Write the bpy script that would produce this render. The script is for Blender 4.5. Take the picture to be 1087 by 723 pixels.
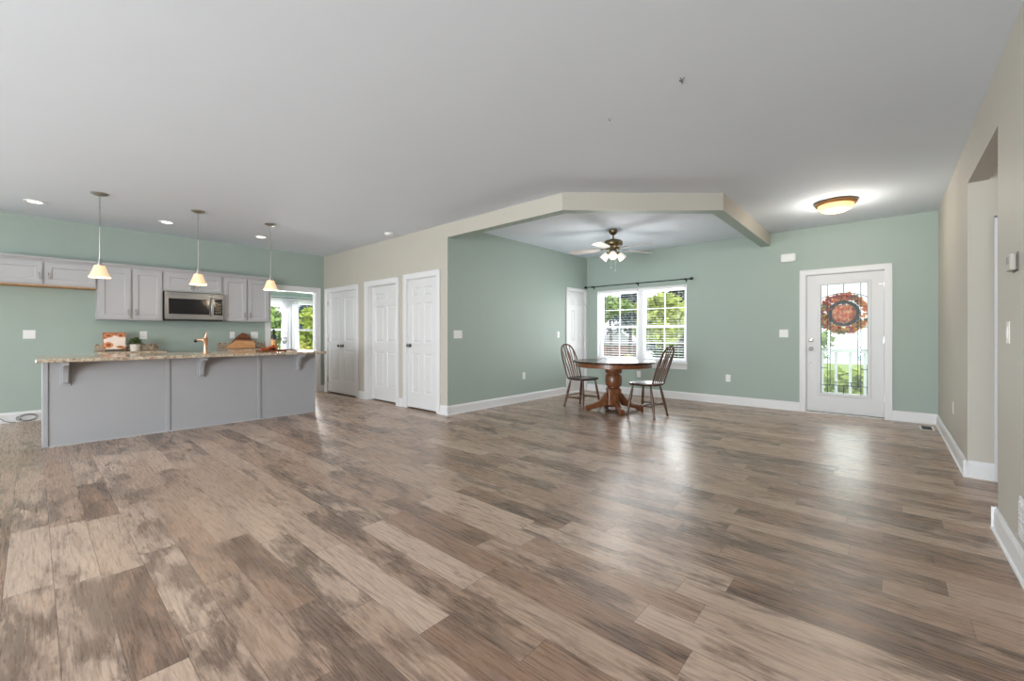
import bpy, bmesh, math, random
from math import sin, cos, pi, radians, floor, sqrt
from mathutils import Vector, Matrix

random.seed(7)
for o in list(bpy.data.objects):
    bpy.data.objects.remove(o)
SC = bpy.context.scene
COL = SC.collection

# ------------------------------------------------------------------ camera
YAW = radians(41.527)
cam_d = bpy.data.cameras.new('camera')
cam = bpy.data.objects.new('camera', cam_d)
COL.objects.link(cam)
cam.location = (0, 0, 1.15)
cam.rotation_euler = (pi / 2, 0, YAW)
cam_d.sensor_width = 36
cam_d.lens = 450 / 1087 * 36
cam_d.shift_y = -6 / 1087
cam_d.clip_start = 0.05
SC.camera = cam

# ------------------------------------------------------------------ view, world, sun, daylight
SC.view_settings.view_transform = 'Standard'
SC.view_settings.look = 'None'
SC.view_settings.exposure = 0.1
SC.view_settings.gamma = 1
SC.view_settings.use_curve_mapping = False
SC.cycles.max_bounces = 8
SC.cycles.diffuse_bounces = 5
SC.cycles.glossy_bounces = 4
SC.cycles.transparent_max_bounces = 16
SC.cycles.sample_clamp_indirect = 4
SC.cycles.use_denoising = True
SC.cycles.caustics_reflective = False
SC.cycles.caustics_refractive = False

W = bpy.data.worlds.new('sky')
SC.world = W
W.use_nodes = True
nt = W.node_tree
nt.nodes.clear()
wo = nt.nodes.new('ShaderNodeOutputWorld')
bg = nt.nodes.new('ShaderNodeBackground')
bg.inputs['Color'].default_value = (0.93, 0.97, 1.0, 1)
bg.inputs['Strength'].default_value = 1.35
nt.links.new(bg.outputs[0], wo.inputs[0])

def light(name, kind, loc, energy, color=(1, 1, 1), size=.1, size_y=None, rot=(0, 0, 0), parent=None):
    d = bpy.data.lights.new(name, kind)
    d.energy = energy
    d.color = color
    if kind == 'AREA':
        d.shape = 'RECTANGLE'
        d.size = size
        d.size_y = size_y or size
    elif kind == 'SUN':
        d.angle = size
    else:
        d.shadow_soft_size = size
    o = bpy.data.objects.new(name, d)
    o.location = loc
    o.rotation_euler = rot
    COL.objects.link(o)
    if parent:
        o.parent = parent
    return o

light('sun', 'SUN', (0, 0, 20), 2.0, (1, .96, .9), radians(3), rot=(0, radians(42), radians(-28)))
# rear, kitchen side and breakfast side lamps: added fill outside made-up windows
REAR_Y = -5.6
for xw, pw, tl in ((-6.9, 8, 90), (-4.05, 95, 90), (-1.2, 570, 102)):
    light('rear_fill', 'AREA', (xw, REAR_Y - .02, 1.32), pw, (.885, .96, 1), 2.3, 2.1, (radians(tl), 0, 0))
light('kitchen_side_fill', 'AREA', (-8.75, -2.6, 1.2), 110, (.885, .96, 1), 2.1, 1.9, (radians(90), 0, radians(-90)))  # added fill from the left, brightens the right wall and floor
light('breakfast_side_fill', 'AREA', (-9.8, .40, 1.45), 45, (.93, .98, 1), 1.1, 1.1, (radians(90), 0, 0))  # added fill that brightens the breakfast room curtain
light('hall_fill', 'POINT', (1.45, 4.35, 2.45), 7, (1, .95, .88), .12)  # added fill lamp without a fixture, brightens the hall
light('dining_daylight', 'AREA', (-3.55, 8.05, 1.4), 65, (.93, .98, 1), 1.75, 1.4, (radians(-90), 0, 0))
light('entry_daylight', 'AREA', (-.47, 8.7, 1.2), 9, (.93, .98, 1), .6, 1.6, (radians(-90), 0, 0))
light('breakfast_daylight', 'AREA', (-11.1, 4.08, 1.35), 190, (1, 1, .97), 1.5, 1.35, (radians(90), 0, radians(-90)))

# ------------------------------------------------------------------ helpers
def lin(c):
    return c / 12.92 if c <= .04045 else ((c + .055) / 1.055) ** 2.4
def rgb(r, g, b):
    return (lin(r / 255), lin(g / 255), lin(b / 255), 1)

class NT:
    """a small node helper"""
    def __init__(s, m):
        s.t = m.node_tree
    def n(s, kind, **kw):
        x = s.t.nodes.new(kind)
        for k, v in kw.items():
            setattr(x, k, v)
        return x
    def put(s, sock, v):
        if hasattr(v, 'is_linked') or hasattr(v, 'links'):
            s.t.links.new(v, sock)
        else:
            sock.default_value = v
    def m(s, op, a, b=None, c=None):
        x = s.n('ShaderNodeMath', operation=op)
        s.put(x.inputs[0], a)
        if b is not None: s.put(x.inputs[1], b)
        if c is not None: s.put(x.inputs[2], c)
        return x.outputs[0]
    def xyz(s, a, b, c):
        x = s.n('ShaderNodeCombineXYZ')
        s.put(x.inputs[0], a); s.put(x.inputs[1], b); s.put(x.inputs[2], c)
        return x.outputs[0]
    def mix(s, f, a, b, blend='MIX'):
        x = s.n('ShaderNodeMix', data_type='RGBA', blend_type=blend)
        s.put(x.inputs[0], f); s.put(x.inputs[6], a); s.put(x.inputs[7], b)
        return x.outputs[2]
    def ramp(s, f, stops):
        x = s.n('ShaderNodeValToRGB')
        e = x.color_ramp.elements
        while len(e) < len(stops): e.new(.5)
        for q, (p, c) in zip(e, stops):
            q.position = p; q.color = c
        s.put(x.inputs[0], f)
        return x.outputs[0]
    def noise(s, vec, scale, detail=3, rough=.5, dist=0):
        x = s.n('ShaderNodeTexNoise')
        if vec is not None: s.t.links.new(vec, x.inputs['Vector'])
        x.inputs['Scale'].default_value = scale
        x.inputs['Detail'].default_value = detail
        x.inputs['Roughness'].default_value = rough
        x.inputs['Distortion'].default_value = dist
        return x.outputs['Fac']

def newmat(name):
    m = bpy.data.materials.new(name)
    m.use_nodes = True
    p = m.node_tree.nodes['Principled BSDF']
    return m, NT(m), p

def mat(name, c, rough=.5, metal=0, var=.06, scale=8, bump=0, bscale=60, spec=.5, coat=0):
    m, t, p = newmat(name)
    tc = t.n('ShaderNodeTexCoord').outputs['Object']
    nz = t.noise(tc, scale, 3)
    a = tuple(min(1, x * (1 + var)) for x in c[:3]) + (1,)
    b = tuple(x * (1 - var) for x in c[:3]) + (1,)
    t.put(p.inputs['Base Color'], t.mix(nz, b, a))
    p.inputs['Roughness'].default_value = rough
    p.inputs['Metallic'].default_value = metal
    p.inputs['Specular IOR Level'].default_value = spec
    p.inputs['Coat Weight'].default_value = coat
    if bump:
        bn = t.n('ShaderNodeBump')
        bn.inputs['Strength'].default_value = bump
        bn.inputs['Distance'].default_value = .002
        t.put(bn.inputs['Height'], t.noise(tc, bscale, 4))
        t.put(p.inputs['Normal'], bn.outputs[0])
    return m

def wood(name, c1, c2, rough=.35, axis=0, scale=3, coat=.2, spec=.5):
    m, t, p = newmat(name)
    tc = t.n('ShaderNodeTexCoord').outputs['Object']
    mp = t.n('ShaderNodeMapping')
    sc = [scale * 6] * 3; sc[axis] = scale * .7
    mp.inputs['Scale'].default_value = sc
    t.put(mp.inputs['Vector'], tc)
    nz = t.noise(mp.outputs[0], 2.2, 5, .6, 1.2)
    t.put(p.inputs['Base Color'], t.ramp(nz, [(.25, c2), (.7, c1)]))
    p.inputs['Roughness'].default_value = rough
    p.inputs['Coat Weight'].default_value = coat
    p.inputs['Coat Roughness'].default_value = .15
    p.inputs['Specular IOR Level'].default_value = spec
    return m

def emis(name, c, strength, mixc=None):
    m, t, p = newmat(name)
    tc = t.n('ShaderNodeTexCoord').outputs['Object']
    nz = t.noise(tc, 14, 3, .6, .8)
    col = t.mix(nz, c, mixc or c)
    t.put(p.inputs['Base Color'], col)
    t.put(p.inputs['Emission Color'], col)
    p.inputs['Emission Strength'].default_value = strength
    p.inputs['Roughness'].default_value = .3
    return m

def glass(name, tint=(1, 1, 1, 1), refl=.08, rough=.02, bumpy=0):
    m = bpy.data.materials.new(name)
    m.use_nodes = True
    t = NT(m)
    m.node_tree.nodes.clear()
    out = t.n('ShaderNodeOutputMaterial')
    tr = t.n('ShaderNodeBsdfTransparent'); tr.inputs[0].default_value = tint
    gl = t.n('ShaderNodeBsdfGlossy'); gl.inputs['Roughness'].default_value = rough
    lw = t.n('ShaderNodeLayerWeight'); lw.inputs[0].default_value = .25
    f = t.m('MULTIPLY_ADD', lw.outputs['Fresnel'], .25, refl * .2)
    mx = t.n('ShaderNodeMixShader')
    t.put(mx.inputs[0], f); t.put(mx.inputs[1], tr.outputs[0]); t.put(mx.inputs[2], gl.outputs[0])
    last = mx
    if bumpy:
        bn = t.n('ShaderNodeBump'); bn.inputs['Strength'].default_value = .4
        tc = t.n('ShaderNodeTexCoord').outputs['Object']
        mp = t.n('ShaderNodeMapping'); mp.inputs['Scale'].default_value = (30, 30, 3)
        t.put(mp.inputs['Vector'], tc)
        t.put(bn.inputs['Height'], t.noise(mp.outputs[0], 1, 2))
        tl = t.n('ShaderNodeBsdfTranslucent'); tl.inputs[0].default_value = (.95, 1, .95, 1)
        t.put(gl.inputs['Normal'], bn.outputs[0])
        m2 = t.n('ShaderNodeMixShader'); m2.inputs[0].default_value = bumpy
        t.put(m2.inputs[1], mx.outputs[0]); t.put(m2.inputs[2], tl.outputs[0])
        last = m2
    t.put(out.inputs[0], last.outputs[0])
    return m

class MB:
    def __init__(s):
        s.bm = bmesh.new()
        s.tag = 0
    def _mat(s, faces):
        for f in faces: f.material_index = s.tag
    def box(s, x0, x1, y0, y1, z0, z1):
        v = [s.bm.verts.new((x, y, z)) for z in (min(z0, z1), max(z0, z1)) for y in (min(y0, y1), max(y0, y1)) for x in (min(x0, x1), max(x0, x1))]
        fs = [s.bm.faces.new([v[i] for i in q]) for q in ((0, 2, 3, 1), (4, 5, 7, 6), (0, 1, 5, 4), (2, 6, 7, 3), (0, 4, 6, 2), (1, 3, 7, 5))]
        s._mat(fs)
        return s
    def tube(s, pts, r, n=8, closed=False, flat=1.0):
        pts = [Vector(p) for p in pts]
        N = len(pts)
        rs = r if isinstance(r, (list, tuple)) else [r] * N
        rings = []
        up = None
        for i, p in enumerate(pts):
            a = pts[i - 1] if (i or closed) else pts[i]
            b = pts[(i + 1) % N] if (i < N - 1 or closed) else pts[i]
            d = (b - a)
            d = d.normalized() if d.length > 1e-9 else Vector((0, 0, 1))
            if up is None:
                up = Vector((0, 0, 1)) if abs(d.z) < .9 else Vector((1, 0, 0))
            u = up - d * up.dot(d)
            if u.length < 1e-6: u = d.orthogonal()
            u.normalize(); up = u
            w = d.cross(u)
            rings.append([s.bm.verts.new(p + (u * cos(2 * pi * k / n) + w * sin(2 * pi * k / n) * flat) * rs[i]) for k in range(n)])
        fs = []
        for i in range(N if closed else N - 1):
            A, B = rings[i], rings[(i + 1) % N]
            for k in range(n):
                fs.append(s.bm.faces.new((A[k], A[(k + 1) % n], B[(k + 1) % n], B[k])))
        if not closed:
            fs.append(s.bm.faces.new(rings[0][::-1])); fs.append(s.bm.faces.new(rings[-1]))
        s._mat(fs)
        return s
    def lathe(s, prof, c=(0, 0, 0), n=28, M=None):
        M = M or Matrix.Identity(4)
        c = Vector(c)
        rings = []
        for r, z in prof:
            if r < 1e-6:
                rings.append([s.bm.verts.new(c + M @ Vector((0, 0, z)))])
            else:
                rings.append([s.bm.verts.new(c + M @ Vector((r * cos(2 * pi * k / n), r * sin(2 * pi * k / n), z))) for k in range(n)])
        fs = []
        for A, B in zip(rings, rings[1:]):
            for k in range(n):
                k2 = (k + 1) % n
                if len(A) == 1 and len(B) == 1: continue
                if len(A) == 1: q = (A[0], B[k2], B[k])
                elif len(B) == 1: q = (A[k], A[k2], B[0])
                else: q = (A[k], A[k2], B[k2], B[k])
                fs.append(s.bm.faces.new(q))
        for R in (rings[0], rings[-1]):
            if len(R) > 2: fs.append(s.bm.faces.new(R))
        s._mat(fs)
        return s
    def prism(s, poly, fn, d0, d1):
        """poly of (a,b); fn(a,b,d) -> xyz"""
        A = [s.bm.verts.new(fn(a, b, d0)) for a, b in poly]
        B = [s.bm.verts.new(fn(a, b, d1)) for a, b in poly]
        n = len(poly)
        fs = [s.bm.faces.new(A[::-1]), s.bm.faces.new(B)]
        for i in range(n):
            fs.append(s.bm.faces.new((A[i], A[(i + 1) % n], B[(i + 1) % n], B[i])))
        s._mat(fs)
        return s
    def ball(s, c, rx, ry=None, rz=None, n=14, m=9):
        ry = ry or rx; rz = rz or rx
        prof = [(sin(pi * i / m), -cos(pi * i / m)) for i in range(m + 1)]
        prof[0] = (0, -1); prof[-1] = (0, 1)
        M = Matrix.Diagonal((rx, ry, rz, 1))
        return s.lathe(prof, c, n, M)
    def quad(s, pts):
        s._mat([s.bm.faces.new([s.bm.verts.new(p) for p in pts])])
        return s
    def panel(s, xs, zs, holes, y=0, rings=((.012, .007), (.03, .007), (.05, .001))):
        """front skin facing -y on a grid; holes = set of (i,k) cells that become moulded panels; ring = (inset, depth)"""
        for i in range(len(xs) - 1):
            for k in range(len(zs) - 1):
                x0, x1, z0, z1 = xs[i], xs[i + 1], zs[k], zs[k + 1]
                if (i, k) not in holes:
                    s.quad([(x0, y, z0), (x1, y, z0), (x1, y, z1), (x0, y, z1)])
                    continue
                prev = [(x0, y, z0), (x1, y, z0), (x1, y, z1), (x0, y, z1)]
                for ins, dep in rings:
                    cur = [(x0 + ins, y + dep, z0 + ins), (x1 - ins, y + dep, z0 + ins), (x1 - ins, y + dep, z1 - ins), (x0 + ins, y + dep, z1 - ins)]
                    for j in range(4):
                        s.quad([prev[j], prev[(j + 1) % 4], cur[(j + 1) % 4], cur[j]])
                    prev = cur
                s.quad(prev)
        return s
    def shell(s, x0, x1, y0, y1, z0, z1):
        """box without its -y face"""
        s.quad([(x0, y1, z0), (x0, y1, z1), (x1, y1, z1), (x1, y1, z0)])
        s.quad([(x0, y0, z0), (x0, y0, z1), (x0, y1, z1), (x0, y1, z0)])
        s.quad([(x1, y0, z0), (x1, y1, z0), (x1, y1, z1), (x1, y0, z1)])
        s.quad([(x0, y0, z1), (x1, y0, z1), (x1, y1, z1), (x0, y1, z1)])
        s.quad([(x0, y0, z0), (x0, y1, z0), (x1, y1, z0), (x1, y0, z0)])
        return s
    def build(s, name, m, parent=None, smooth=False, bevel=0, loc=None, rot=None, weld=True):
        if weld: bmesh.ops.remove_doubles(s.bm, verts=s.bm.verts, dist=1e-5)
        bmesh.ops.recalc_face_normals(s.bm, faces=s.bm.faces)
        me = bpy.data.meshes.new(name)
        s.bm.to_mesh(me); s.bm.free()
        for q in (m if isinstance(m, (list, tuple)) else [m]): me.materials.append(q)
        if smooth:
            for f in me.polygons: f.use_smooth = True
            me.set_sharp_from_angle(angle=radians(40))
        o = bpy.data.objects.new(name, me)
        COL.objects.link(o)
        if parent: o.parent = parent
        if loc: o.location = loc
        if rot: o.rotation_euler = rot
        if bevel:
            b = o.modifiers.new('bevel', 'BEVEL')
            b.width = bevel; b.segments = 2; b.limit_method = 'ANGLE'; b.angle_limit = radians(40)
        return o

def tag(o, label=None, cat=None, group=None, kind=None):
    if label: o['label'] = label
    if cat: o['category'] = cat
    if group: o['group'] = group
    if kind: o['kind'] = kind
    return o
def empty(name, loc=(0, 0, 0), rz=0, label=None, cat=None, group=None, kind=None):
    o = bpy.data.objects.new(name, None)
    o.empty_display_size = .1
    COL.objects.link(o)
    o.location = loc; o.rotation_euler = (0, 0, rz)
    return tag(o, label, cat, group, kind)
def copy_tree(o, parent=None):
    c = o.copy(); COL.objects.link(c)
    if parent: c.parent = parent
    for ch in [q for q in bpy.data.objects if q.parent == o]:
        copy_tree(ch, c)
    return c
def struct(o, label, cat=None):
    return tag(o, label, cat, kind='structure')
def world(lat, d, z=0):
    return (lat * cos(YAW) - d * sin(YAW), lat * sin(YAW) + d * cos(YAW), z)
def head(fl, fd):
    x, y, _ = world(fl, fd)
    return math.atan2(y, x)

# ------------------------------------------------------------------ materials
GREEN = mat('sage_green_paint', rgb(163, 177, 169), .55, var=.02, scale=3, bump=.05, bscale=180, spec=.3)
BEIGE = mat('beige_paint', rgb(192, 187, 177), .55, var=.02, scale=3, bump=.05, bscale=180, spec=.3)
CEIL = mat('ceiling_paint', rgb(223, 231, 241), .8, var=.015, scale=2, bump=.12, bscale=120, spec=.2)
TRIM = mat('white_trim_paint', rgb(226, 226, 227), .35, var=.015, spec=.4)
DOORW = mat('white_door_paint', rgb(219, 219, 220), .38, var=.015, spec=.4)
CABG = mat('light_grey_cabinet_paint', rgb(178, 178, 181), .4, var=.02)
ISLG = mat('mid_grey_island_paint', rgb(163, 163, 166), .5, var=.03, scale=3)
UNDER = wood('raw_birch_underside', rgb(196, 150, 100), rgb(160, 112, 70), .6, 1)
NICKEL = mat('satin_nickel', rgb(190, 187, 182), .28, 1, var=.05)
DARKN = mat('dark_pewter', rgb(120, 116, 110), .35, 1)
STEEL = mat('stainless_steel', rgb(150, 153, 158), .32, 1, var=.06, scale=20)
BLACKG = mat('black_glass', rgb(22, 22, 24), .12, 0)
BLACK = mat('matt_black', rgb(26, 27, 28), .5)
RODM = mat('dark_green_bronze_rod', rgb(42, 52, 48), .4, .6)
PLATE = mat('white_plastic', rgb(238, 238, 238), .4, var=.01)
PLATE2 = mat('ivory_plastic', rgb(226, 222, 212), .4, var=.01)
THERM = mat('silver_plastic', rgb(176, 172, 162), .45, var=.02)
BRASS = mat('antique_brass', rgb(124, 110, 84), .3, 1, var=.1)
BRONZE = mat('brushed_bronze', rgb(176, 128, 84), .38, .8, var=.12, scale=25)
COPPER = mat('rose_copper', rgb(205, 165, 140), .28, 1)
VINYL = mat('white_vinyl', rgb(242, 242, 245), .4, var=.01)
SLAT = mat('white_blind_slat', rgb(240, 241, 243), .5, var=.01)
OAKD = wood('dark_walnut_stain', rgb(96, 58, 36), rgb(44, 27, 19), .3, 0, 4)
OAKT = wood('table_top_stain', rgb(78, 50, 38), rgb(40, 27, 22), .26, 0, 3, coat=.08, spec=.35)
OAKR = wood('red_oak_stain', rgb(140, 86, 50), rgb(78, 44, 26), .3, 2, 4)
OAKC = wood('chair_stain', rgb(104, 66, 42), rgb(52, 33, 22), .32, 2, 5)
GLASS = glass('window_glass')
LEADG = glass('textured_glass', (.92, .95, .92, 1), .06, .35, bumpy=.03)
LEAD = mat('lead_came', rgb(58, 66, 70), .4, .7)
BEVELG = glass('bevelled_grey_glass', (.50, .60, .65, 1), .2, .08, bumpy=.05)
SHADE = emis('lit_alabaster_shade', rgb(246, 218, 182), .58, rgb(240, 194, 146))
FROST = emis('lit_frosted_glass', rgb(236, 232, 224), .5, rgb(222, 216, 204))
BOWL = emis('lit_amber_bowl', rgb(255, 226, 165), 1.1, rgb(250, 190, 120))
LAMPW = emis('lit_downlight_lens', rgb(255, 250, 240), 3.0)
BLADE = wood('whitewashed_blade', rgb(186, 179, 175), rgb(160, 152, 148), .45, 0, 2)
CERAM = mat('white_ceramic', rgb(236, 230, 222), .35)
LEAF = mat('plant_leaf', rgb(74, 98, 52), .5, var=.5, scale=30)
LEAFL = mat('plant_leaf_pale', rgb(140, 150, 90), .5, var=.3, scale=30)
CORK = mat('black_foil', rgb(30, 26, 24), .4)
BOTTLE = mat('dark_green_bottle', rgb(28, 38, 28), .08, coat=.5)
LABELM = mat('tan_paper_label', rgb(206, 160, 104), .6, var=.15, scale=40)
RED = mat('red_leaf', rgb(206, 78, 46), .55, var=.3, scale=60)
ORANGE = mat('orange_leaf', rgb(246, 140, 56), .55, var=.3, scale=60)
YELLOW = mat('golden_leaf', rgb(250, 196, 76), .55, var=.25, scale=60)
OLIVE = mat('olive_leaf', rgb(112, 112, 60), .55, var=.25, scale=60)
for _m in (RED, ORANGE, YELLOW, OLIVE):
    _t = NT(_m); _p = _m.node_tree.nodes['Principled BSDF']
    _tl = _t.n('ShaderNodeBsdfTranslucent'); _mx = _t.n('ShaderNodeMixShader'); _mx.inputs[0].default_value = .5
    _t.put(_tl.inputs[0], _p.inputs['Base Color'].links[0].from_socket)
    _t.put(_mx.inputs[1], _p.outputs[0]); _t.put(_mx.inputs[2], _tl.outputs[0])
    _t.put(_m.node_tree.nodes['Material Output'].inputs[0], _mx.outputs[0])
PINK, _t, _p = newmat('coral_pumpkin')
_tc = _t.n('ShaderNodeTexCoord').outputs['Object']
_t.put(_p.inputs['Base Color'], _t.ramp(_t.noise(_tc, 22, 4, .6), [(.38, rgb(206, 66, 36)), (.5, rgb(244, 120, 72)), (.62, rgb(255, 196, 156))]))
TWIG = mat('dark_grapevine', rgb(44, 42, 44), .7, var=.3, scale=60)
STEM = mat('slate_stem', rgb(74, 82, 98), .6)
WOODB = wood('walnut_board', rgb(150, 88, 50), rgb(92, 48, 28), .4, 0, 4)
WOODS = wood('walnut_board_stripe', rgb(104, 58, 36), rgb(70, 36, 22), .4, 0, 4)
WOODL = wood('maple_board', rgb(226, 172, 120), rgb(190, 132, 84), .4, 0, 4)
PAPER = mat('book_paper', rgb(238, 226, 212), .7)
CLEARG = glass('wine_glass', (.86, .88, .88, 1), .9, .02)

def granite():
    m, t, p = newmat('speckled_granite')
    tc = t.n('ShaderNodeTexCoord').outputs['Object']
    v = t.n('ShaderNodeTexVoronoi'); v.inputs['Scale'].default_value = 55
    t.put(v.inputs['Vector'], tc)
    n1 = t.noise(tc, 26, 6, .75, .6)
    n2 = t.noise(tc, 7, 4, .6)
    c = t.ramp(n1, [(.36, rgb(52, 46, 42)), (.44, rgb(136, 116, 98)), (.54, rgb(200, 186, 164)), (.70, rgb(226, 218, 204))])
    sp = t.n('ShaderNodeSeparateColor'); t.put(sp.inputs[0], v.outputs['Color'])
    c2 = t.ramp(sp.outputs[0], [(.0, rgb(66, 58, 54)), (.2, rgb(170, 118, 92)), (.45, rgb(200, 188, 168)), (.8, rgb(150, 142, 132)), (1, rgb(214, 204, 188))])
    c3 = t.mix(.5, c, c2)
    t.put(p.inputs['Base Color'], t.mix(t.m('MULTIPLY', n2, .3), c3, rgb(196, 176, 146)))
    p.inputs['Roughness'].default_value = .12
    return m
GRANITE = granite()

def floor_mat():
    m, t, p = newmat('weathered_plank_floor')
    tc = t.n('ShaderNodeTexCoord').outputs['Object']
    s = t.n('ShaderNodeSeparateXYZ'); t.put(s.inputs[0], tc)
    x, y = s.outputs[0], s.outputs[1]
    PW, PL = .153, .915
    yr = t.m('DIVIDE', t.m('SUBTRACT', y, .063), PW)
    row = t.m('FLOOR', yr); fy = t.m('FRACT', yr)
    w1 = t.n('ShaderNodeTexWhiteNoise', noise_dimensions='1D'); t.put(w1.inputs['W'], row)
    xr = t.m('ADD', t.m('DIVIDE', x, PL), t.m('MULTIPLY', w1.outputs['Value'], 7.0))
    colm = t.m('FLOOR', xr); fx = t.m('FRACT', xr)
    w2 = t.n('ShaderNodeTexWhiteNoise', noise_dimensions='2D')
    t.put(w2.inputs['Vector'], t.xyz(row, colm, 0.0))
    sc = t.n('ShaderNodeSeparateColor'); t.put(sc.inputs[0], w2.outputs['Color'])
    r1, r2, r3 = sc.outputs[0], sc.outputs[1], sc.outputs[2]
    ox = t.m('MULTIPLY_ADD', r1, 41.0, x); oy = t.m('MULTIPLY_ADD', r2, 23.0, y)
    # broad dark weathering clouds broken up by finer ones
    pv = t.xyz(t.m('MULTIPLY', ox, 2.2), t.m('MULTIPLY', oy, 6.5), r3)
    p1 = t.noise(pv, 1.2, 4, .6, .5)
    p2 = t.noise(t.xyz(t.m('MULTIPLY', ox, 4.5), t.m('MULTIPLY', oy, 26.0), r2), 1.3, 7, .72, .8)
    patch = t.m('ADD', t.m('MULTIPLY', p1, .60), t.m('MULTIPLY', p2, .40))
    # cathedral grain: warped stripes
    warp = t.noise(t.xyz(t.m('MULTIPLY', ox, 1.1), t.m('MULTIPLY', oy, 6.0), r1), 1.6, 2)
    ph = t.m('ADD', t.m('MULTIPLY', oy, 190.0), t.m('MULTIPLY', warp, 46.0))
    gr = t.m('MULTIPLY_ADD', t.m('SINE', ph), .5, .5)
    fn = t.noise(t.xyz(t.m('MULTIPLY', ox, 5.0), t.m('MULTIPLY', oy, 95.0), r2), 1.0, 6, .72)
    fine = t.m('MULTIPLY_ADD', t.m('SUBTRACT', fn, .5), 2.6, .5, )
    fine.node.use_clamp = True
    # base tone per plank
    tone = t.ramp(r3, [(0, rgb(146, 113, 91)), (.14, rgb(173, 142, 120)), (.6, rgb(187, 158, 137)), (1, rgb(202, 176, 156))])
    dark = t.mix(r1, rgb(82, 63, 51), rgb(112, 88, 73))
    pf = t.ramp(t.m('ADD', patch, t.m('MULTIPLY_ADD', r2, .16, -.06)), [(.42, (1, 1, 1, 1)), (.525, (0, 0, 0, 1))])
    c = t.mix(t.m('MULTIPLY', pf, .82), tone, dark)
    c = t.mix(t.m('MULTIPLY', t.m('POWER', gr, 3.0), .26), c, rgb(92, 72, 60))
    c = t.mix(t.m('MULTIPLY', t.m('SUBTRACT', 1.0, fine), .17), c, rgb(88, 68, 56))
    c = t.mix(t.m('MULTIPLY', t.m('POWER', fine, 2.0), .20), c, rgb(222, 203, 188))
    # seams
    ey = t.m('MINIMUM', fy, t.m('SUBTRACT', 1.0, fy))
    ex = t.m('MINIMUM', fx, t.m('SUBTRACT', 1.0, fx))
    sy = t.m('LESS_THAN', ey, .010); sx = t.m('LESS_THAN', ex, .0016)
    seam = t.m('MAXIMUM', sy, sx)
    c = t.mix(t.m('MULTIPLY', seam, .6), c, rgb(66, 50, 42))
    t.put(p.inputs['Base Color'], c)
    rg = t.m('MULTIPLY_ADD', fine, .14, .22)
    t.put(p.inputs['Roughness'], rg)
    p.inputs['Specular IOR Level'].default_value = .5
    bn = t.n('ShaderNodeBump')
    bn.inputs['Strength'].default_value = .25; bn.inputs['Distance'].default_value = .0015
    hh = t.m('SUBTRACT', t.m('ADD', t.m('MULTIPLY', fine, .5), t.m('MULTIPLY', gr, -.25)), t.m('MULTIPLY', seam, .8))
    wv = t.noise(t.xyz(t.m('MULTIPLY', x, 1.2), t.m('MULTIPLY', y, 5.0), r3), 1.5, 1)
    t.put(bn.inputs['Height'], t.m('ADD', hh, t.m('MULTIPLY', wv, 1.5)))
    t.put(p.inputs['Normal'], bn.outputs[0])
    return m
FLOORM = floor_mat()

# ------------------------------------------------------------------ room shell
XK, XD, XR = -8.59, -4.70, .486
YC, YB = 3.92, 7.66
CH = 2.74
HX = 2.0          # far side of the little hall
BX = -10.8        # breakfast room window wall

struct(MB().box(BX - .15, HX + .15, REAR_Y - .15, YB + .16, -.12, 0).build('floor', FLOORM), 'grey brown weathered wood plank floor')
struct(MB().box(BX - .15, HX + .15, REAR_Y - .15, YB + .16, CH, CH + .15).build('ceiling', CEIL), 'flat pale grey white painted ceiling')

def wall_boxes(mb, a0, a1, opens, put, z1=CH):
    xs = sorted({a0, a1, *[o[0] for o in opens], *[o[1] for o in opens]})
    for p, q in zip(xs, xs[1:]):
        mid = (p + q) / 2
        segs = [(0, z1)]
        for o in opens:
            if o[0] < mid < o[1]:
                segs = [s for s in ((0, o[2]), (o[3], z1)) if s[1] - s[0] > 1e-4]
        for s0, s1 in segs: put(mb, p, q, s0, s1)
    return mb
def wall_y(name, y0, y1, a0, a1, opens, m, label):
    mb = wall_boxes(MB(), a0, a1, opens, lambda b, p, q, s0, s1: b.box(p, q, y0, y1, s0, s1))
    return struct(mb.build(name, m), label)
def wall_x(name, x0, x1, a0, a1, opens, m, label):
    mb = wall_boxes(MB(), a0, a1, opens, lambda b, p, q, s0, s1: b.box(x0, x1, p, q, s0, s1))
    return struct(mb.build(name, m), label)

WIN = (-4.45, -2.656, .63, 2.045)       # dining window opening
FD = (-.925, -.015, 0, 2.05)            # front door opening
wall_y('wall_back', YB, YB + .16, XD - .12, HX + .15, [WIN, FD], GREEN, 'sage green back wall with the dining window and the front door')
OPK = (2.915, 3.765, 0, 2.005)
wall_x('wall_kitchen', XK - .12, XK, REAR_Y, YC + .12, [OPK, (-3.65, -1.55, .1, 2.1)], GREEN, 'sage green kitchen wall behind the grey cabinets')
DA = (-8.43, -7.262, 0, 2.0); DB = (-6.89, -5.98, 0, 2.015); DC = (-5.70, -4.93, 0, 2.03)
wall_y('wall_closet', YC, YC + .12, XK, XD - .12, [DA, DB, DC], BEIGE, 'beige wall with three white closet doors')
DD = (6.955, 7.60, 0, 2.03)
mb = MB()
wall_boxes(mb, YC, YB, [DD], lambda b, p, q, s0, s1: b.box(XD - .12, XD, p, q, s0, s1))
wd = struct(mb.build('wall_dining', [GREEN, BEIGE]), 'sage green dining wall running to the corner door')
for f in wd.data.polygons:
    if f.normal.y < -.5 and f.center.y < YC + .01: f.material_index = 1
OPR = (3.756, 5.02, 0, 2.38)
wall_x('wall_right', XR, XR + .115, REAR_Y, YB, [OPR], BEIGE, 'beige right wall with a wide cased passage')
# rear wall behind the camera; its three big windows are added for fill light
rear_open = [(xw - 1.05, xw + 1.05, .25, 2.4) for xw in (-6.9, -4.05, -1.2)]
wall_y('wall_rear', REAR_Y - .15, REAR_Y, XK - .12, XR + .115, rear_open, BEIGE, 'beige rear wall with three large added window openings')
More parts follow.
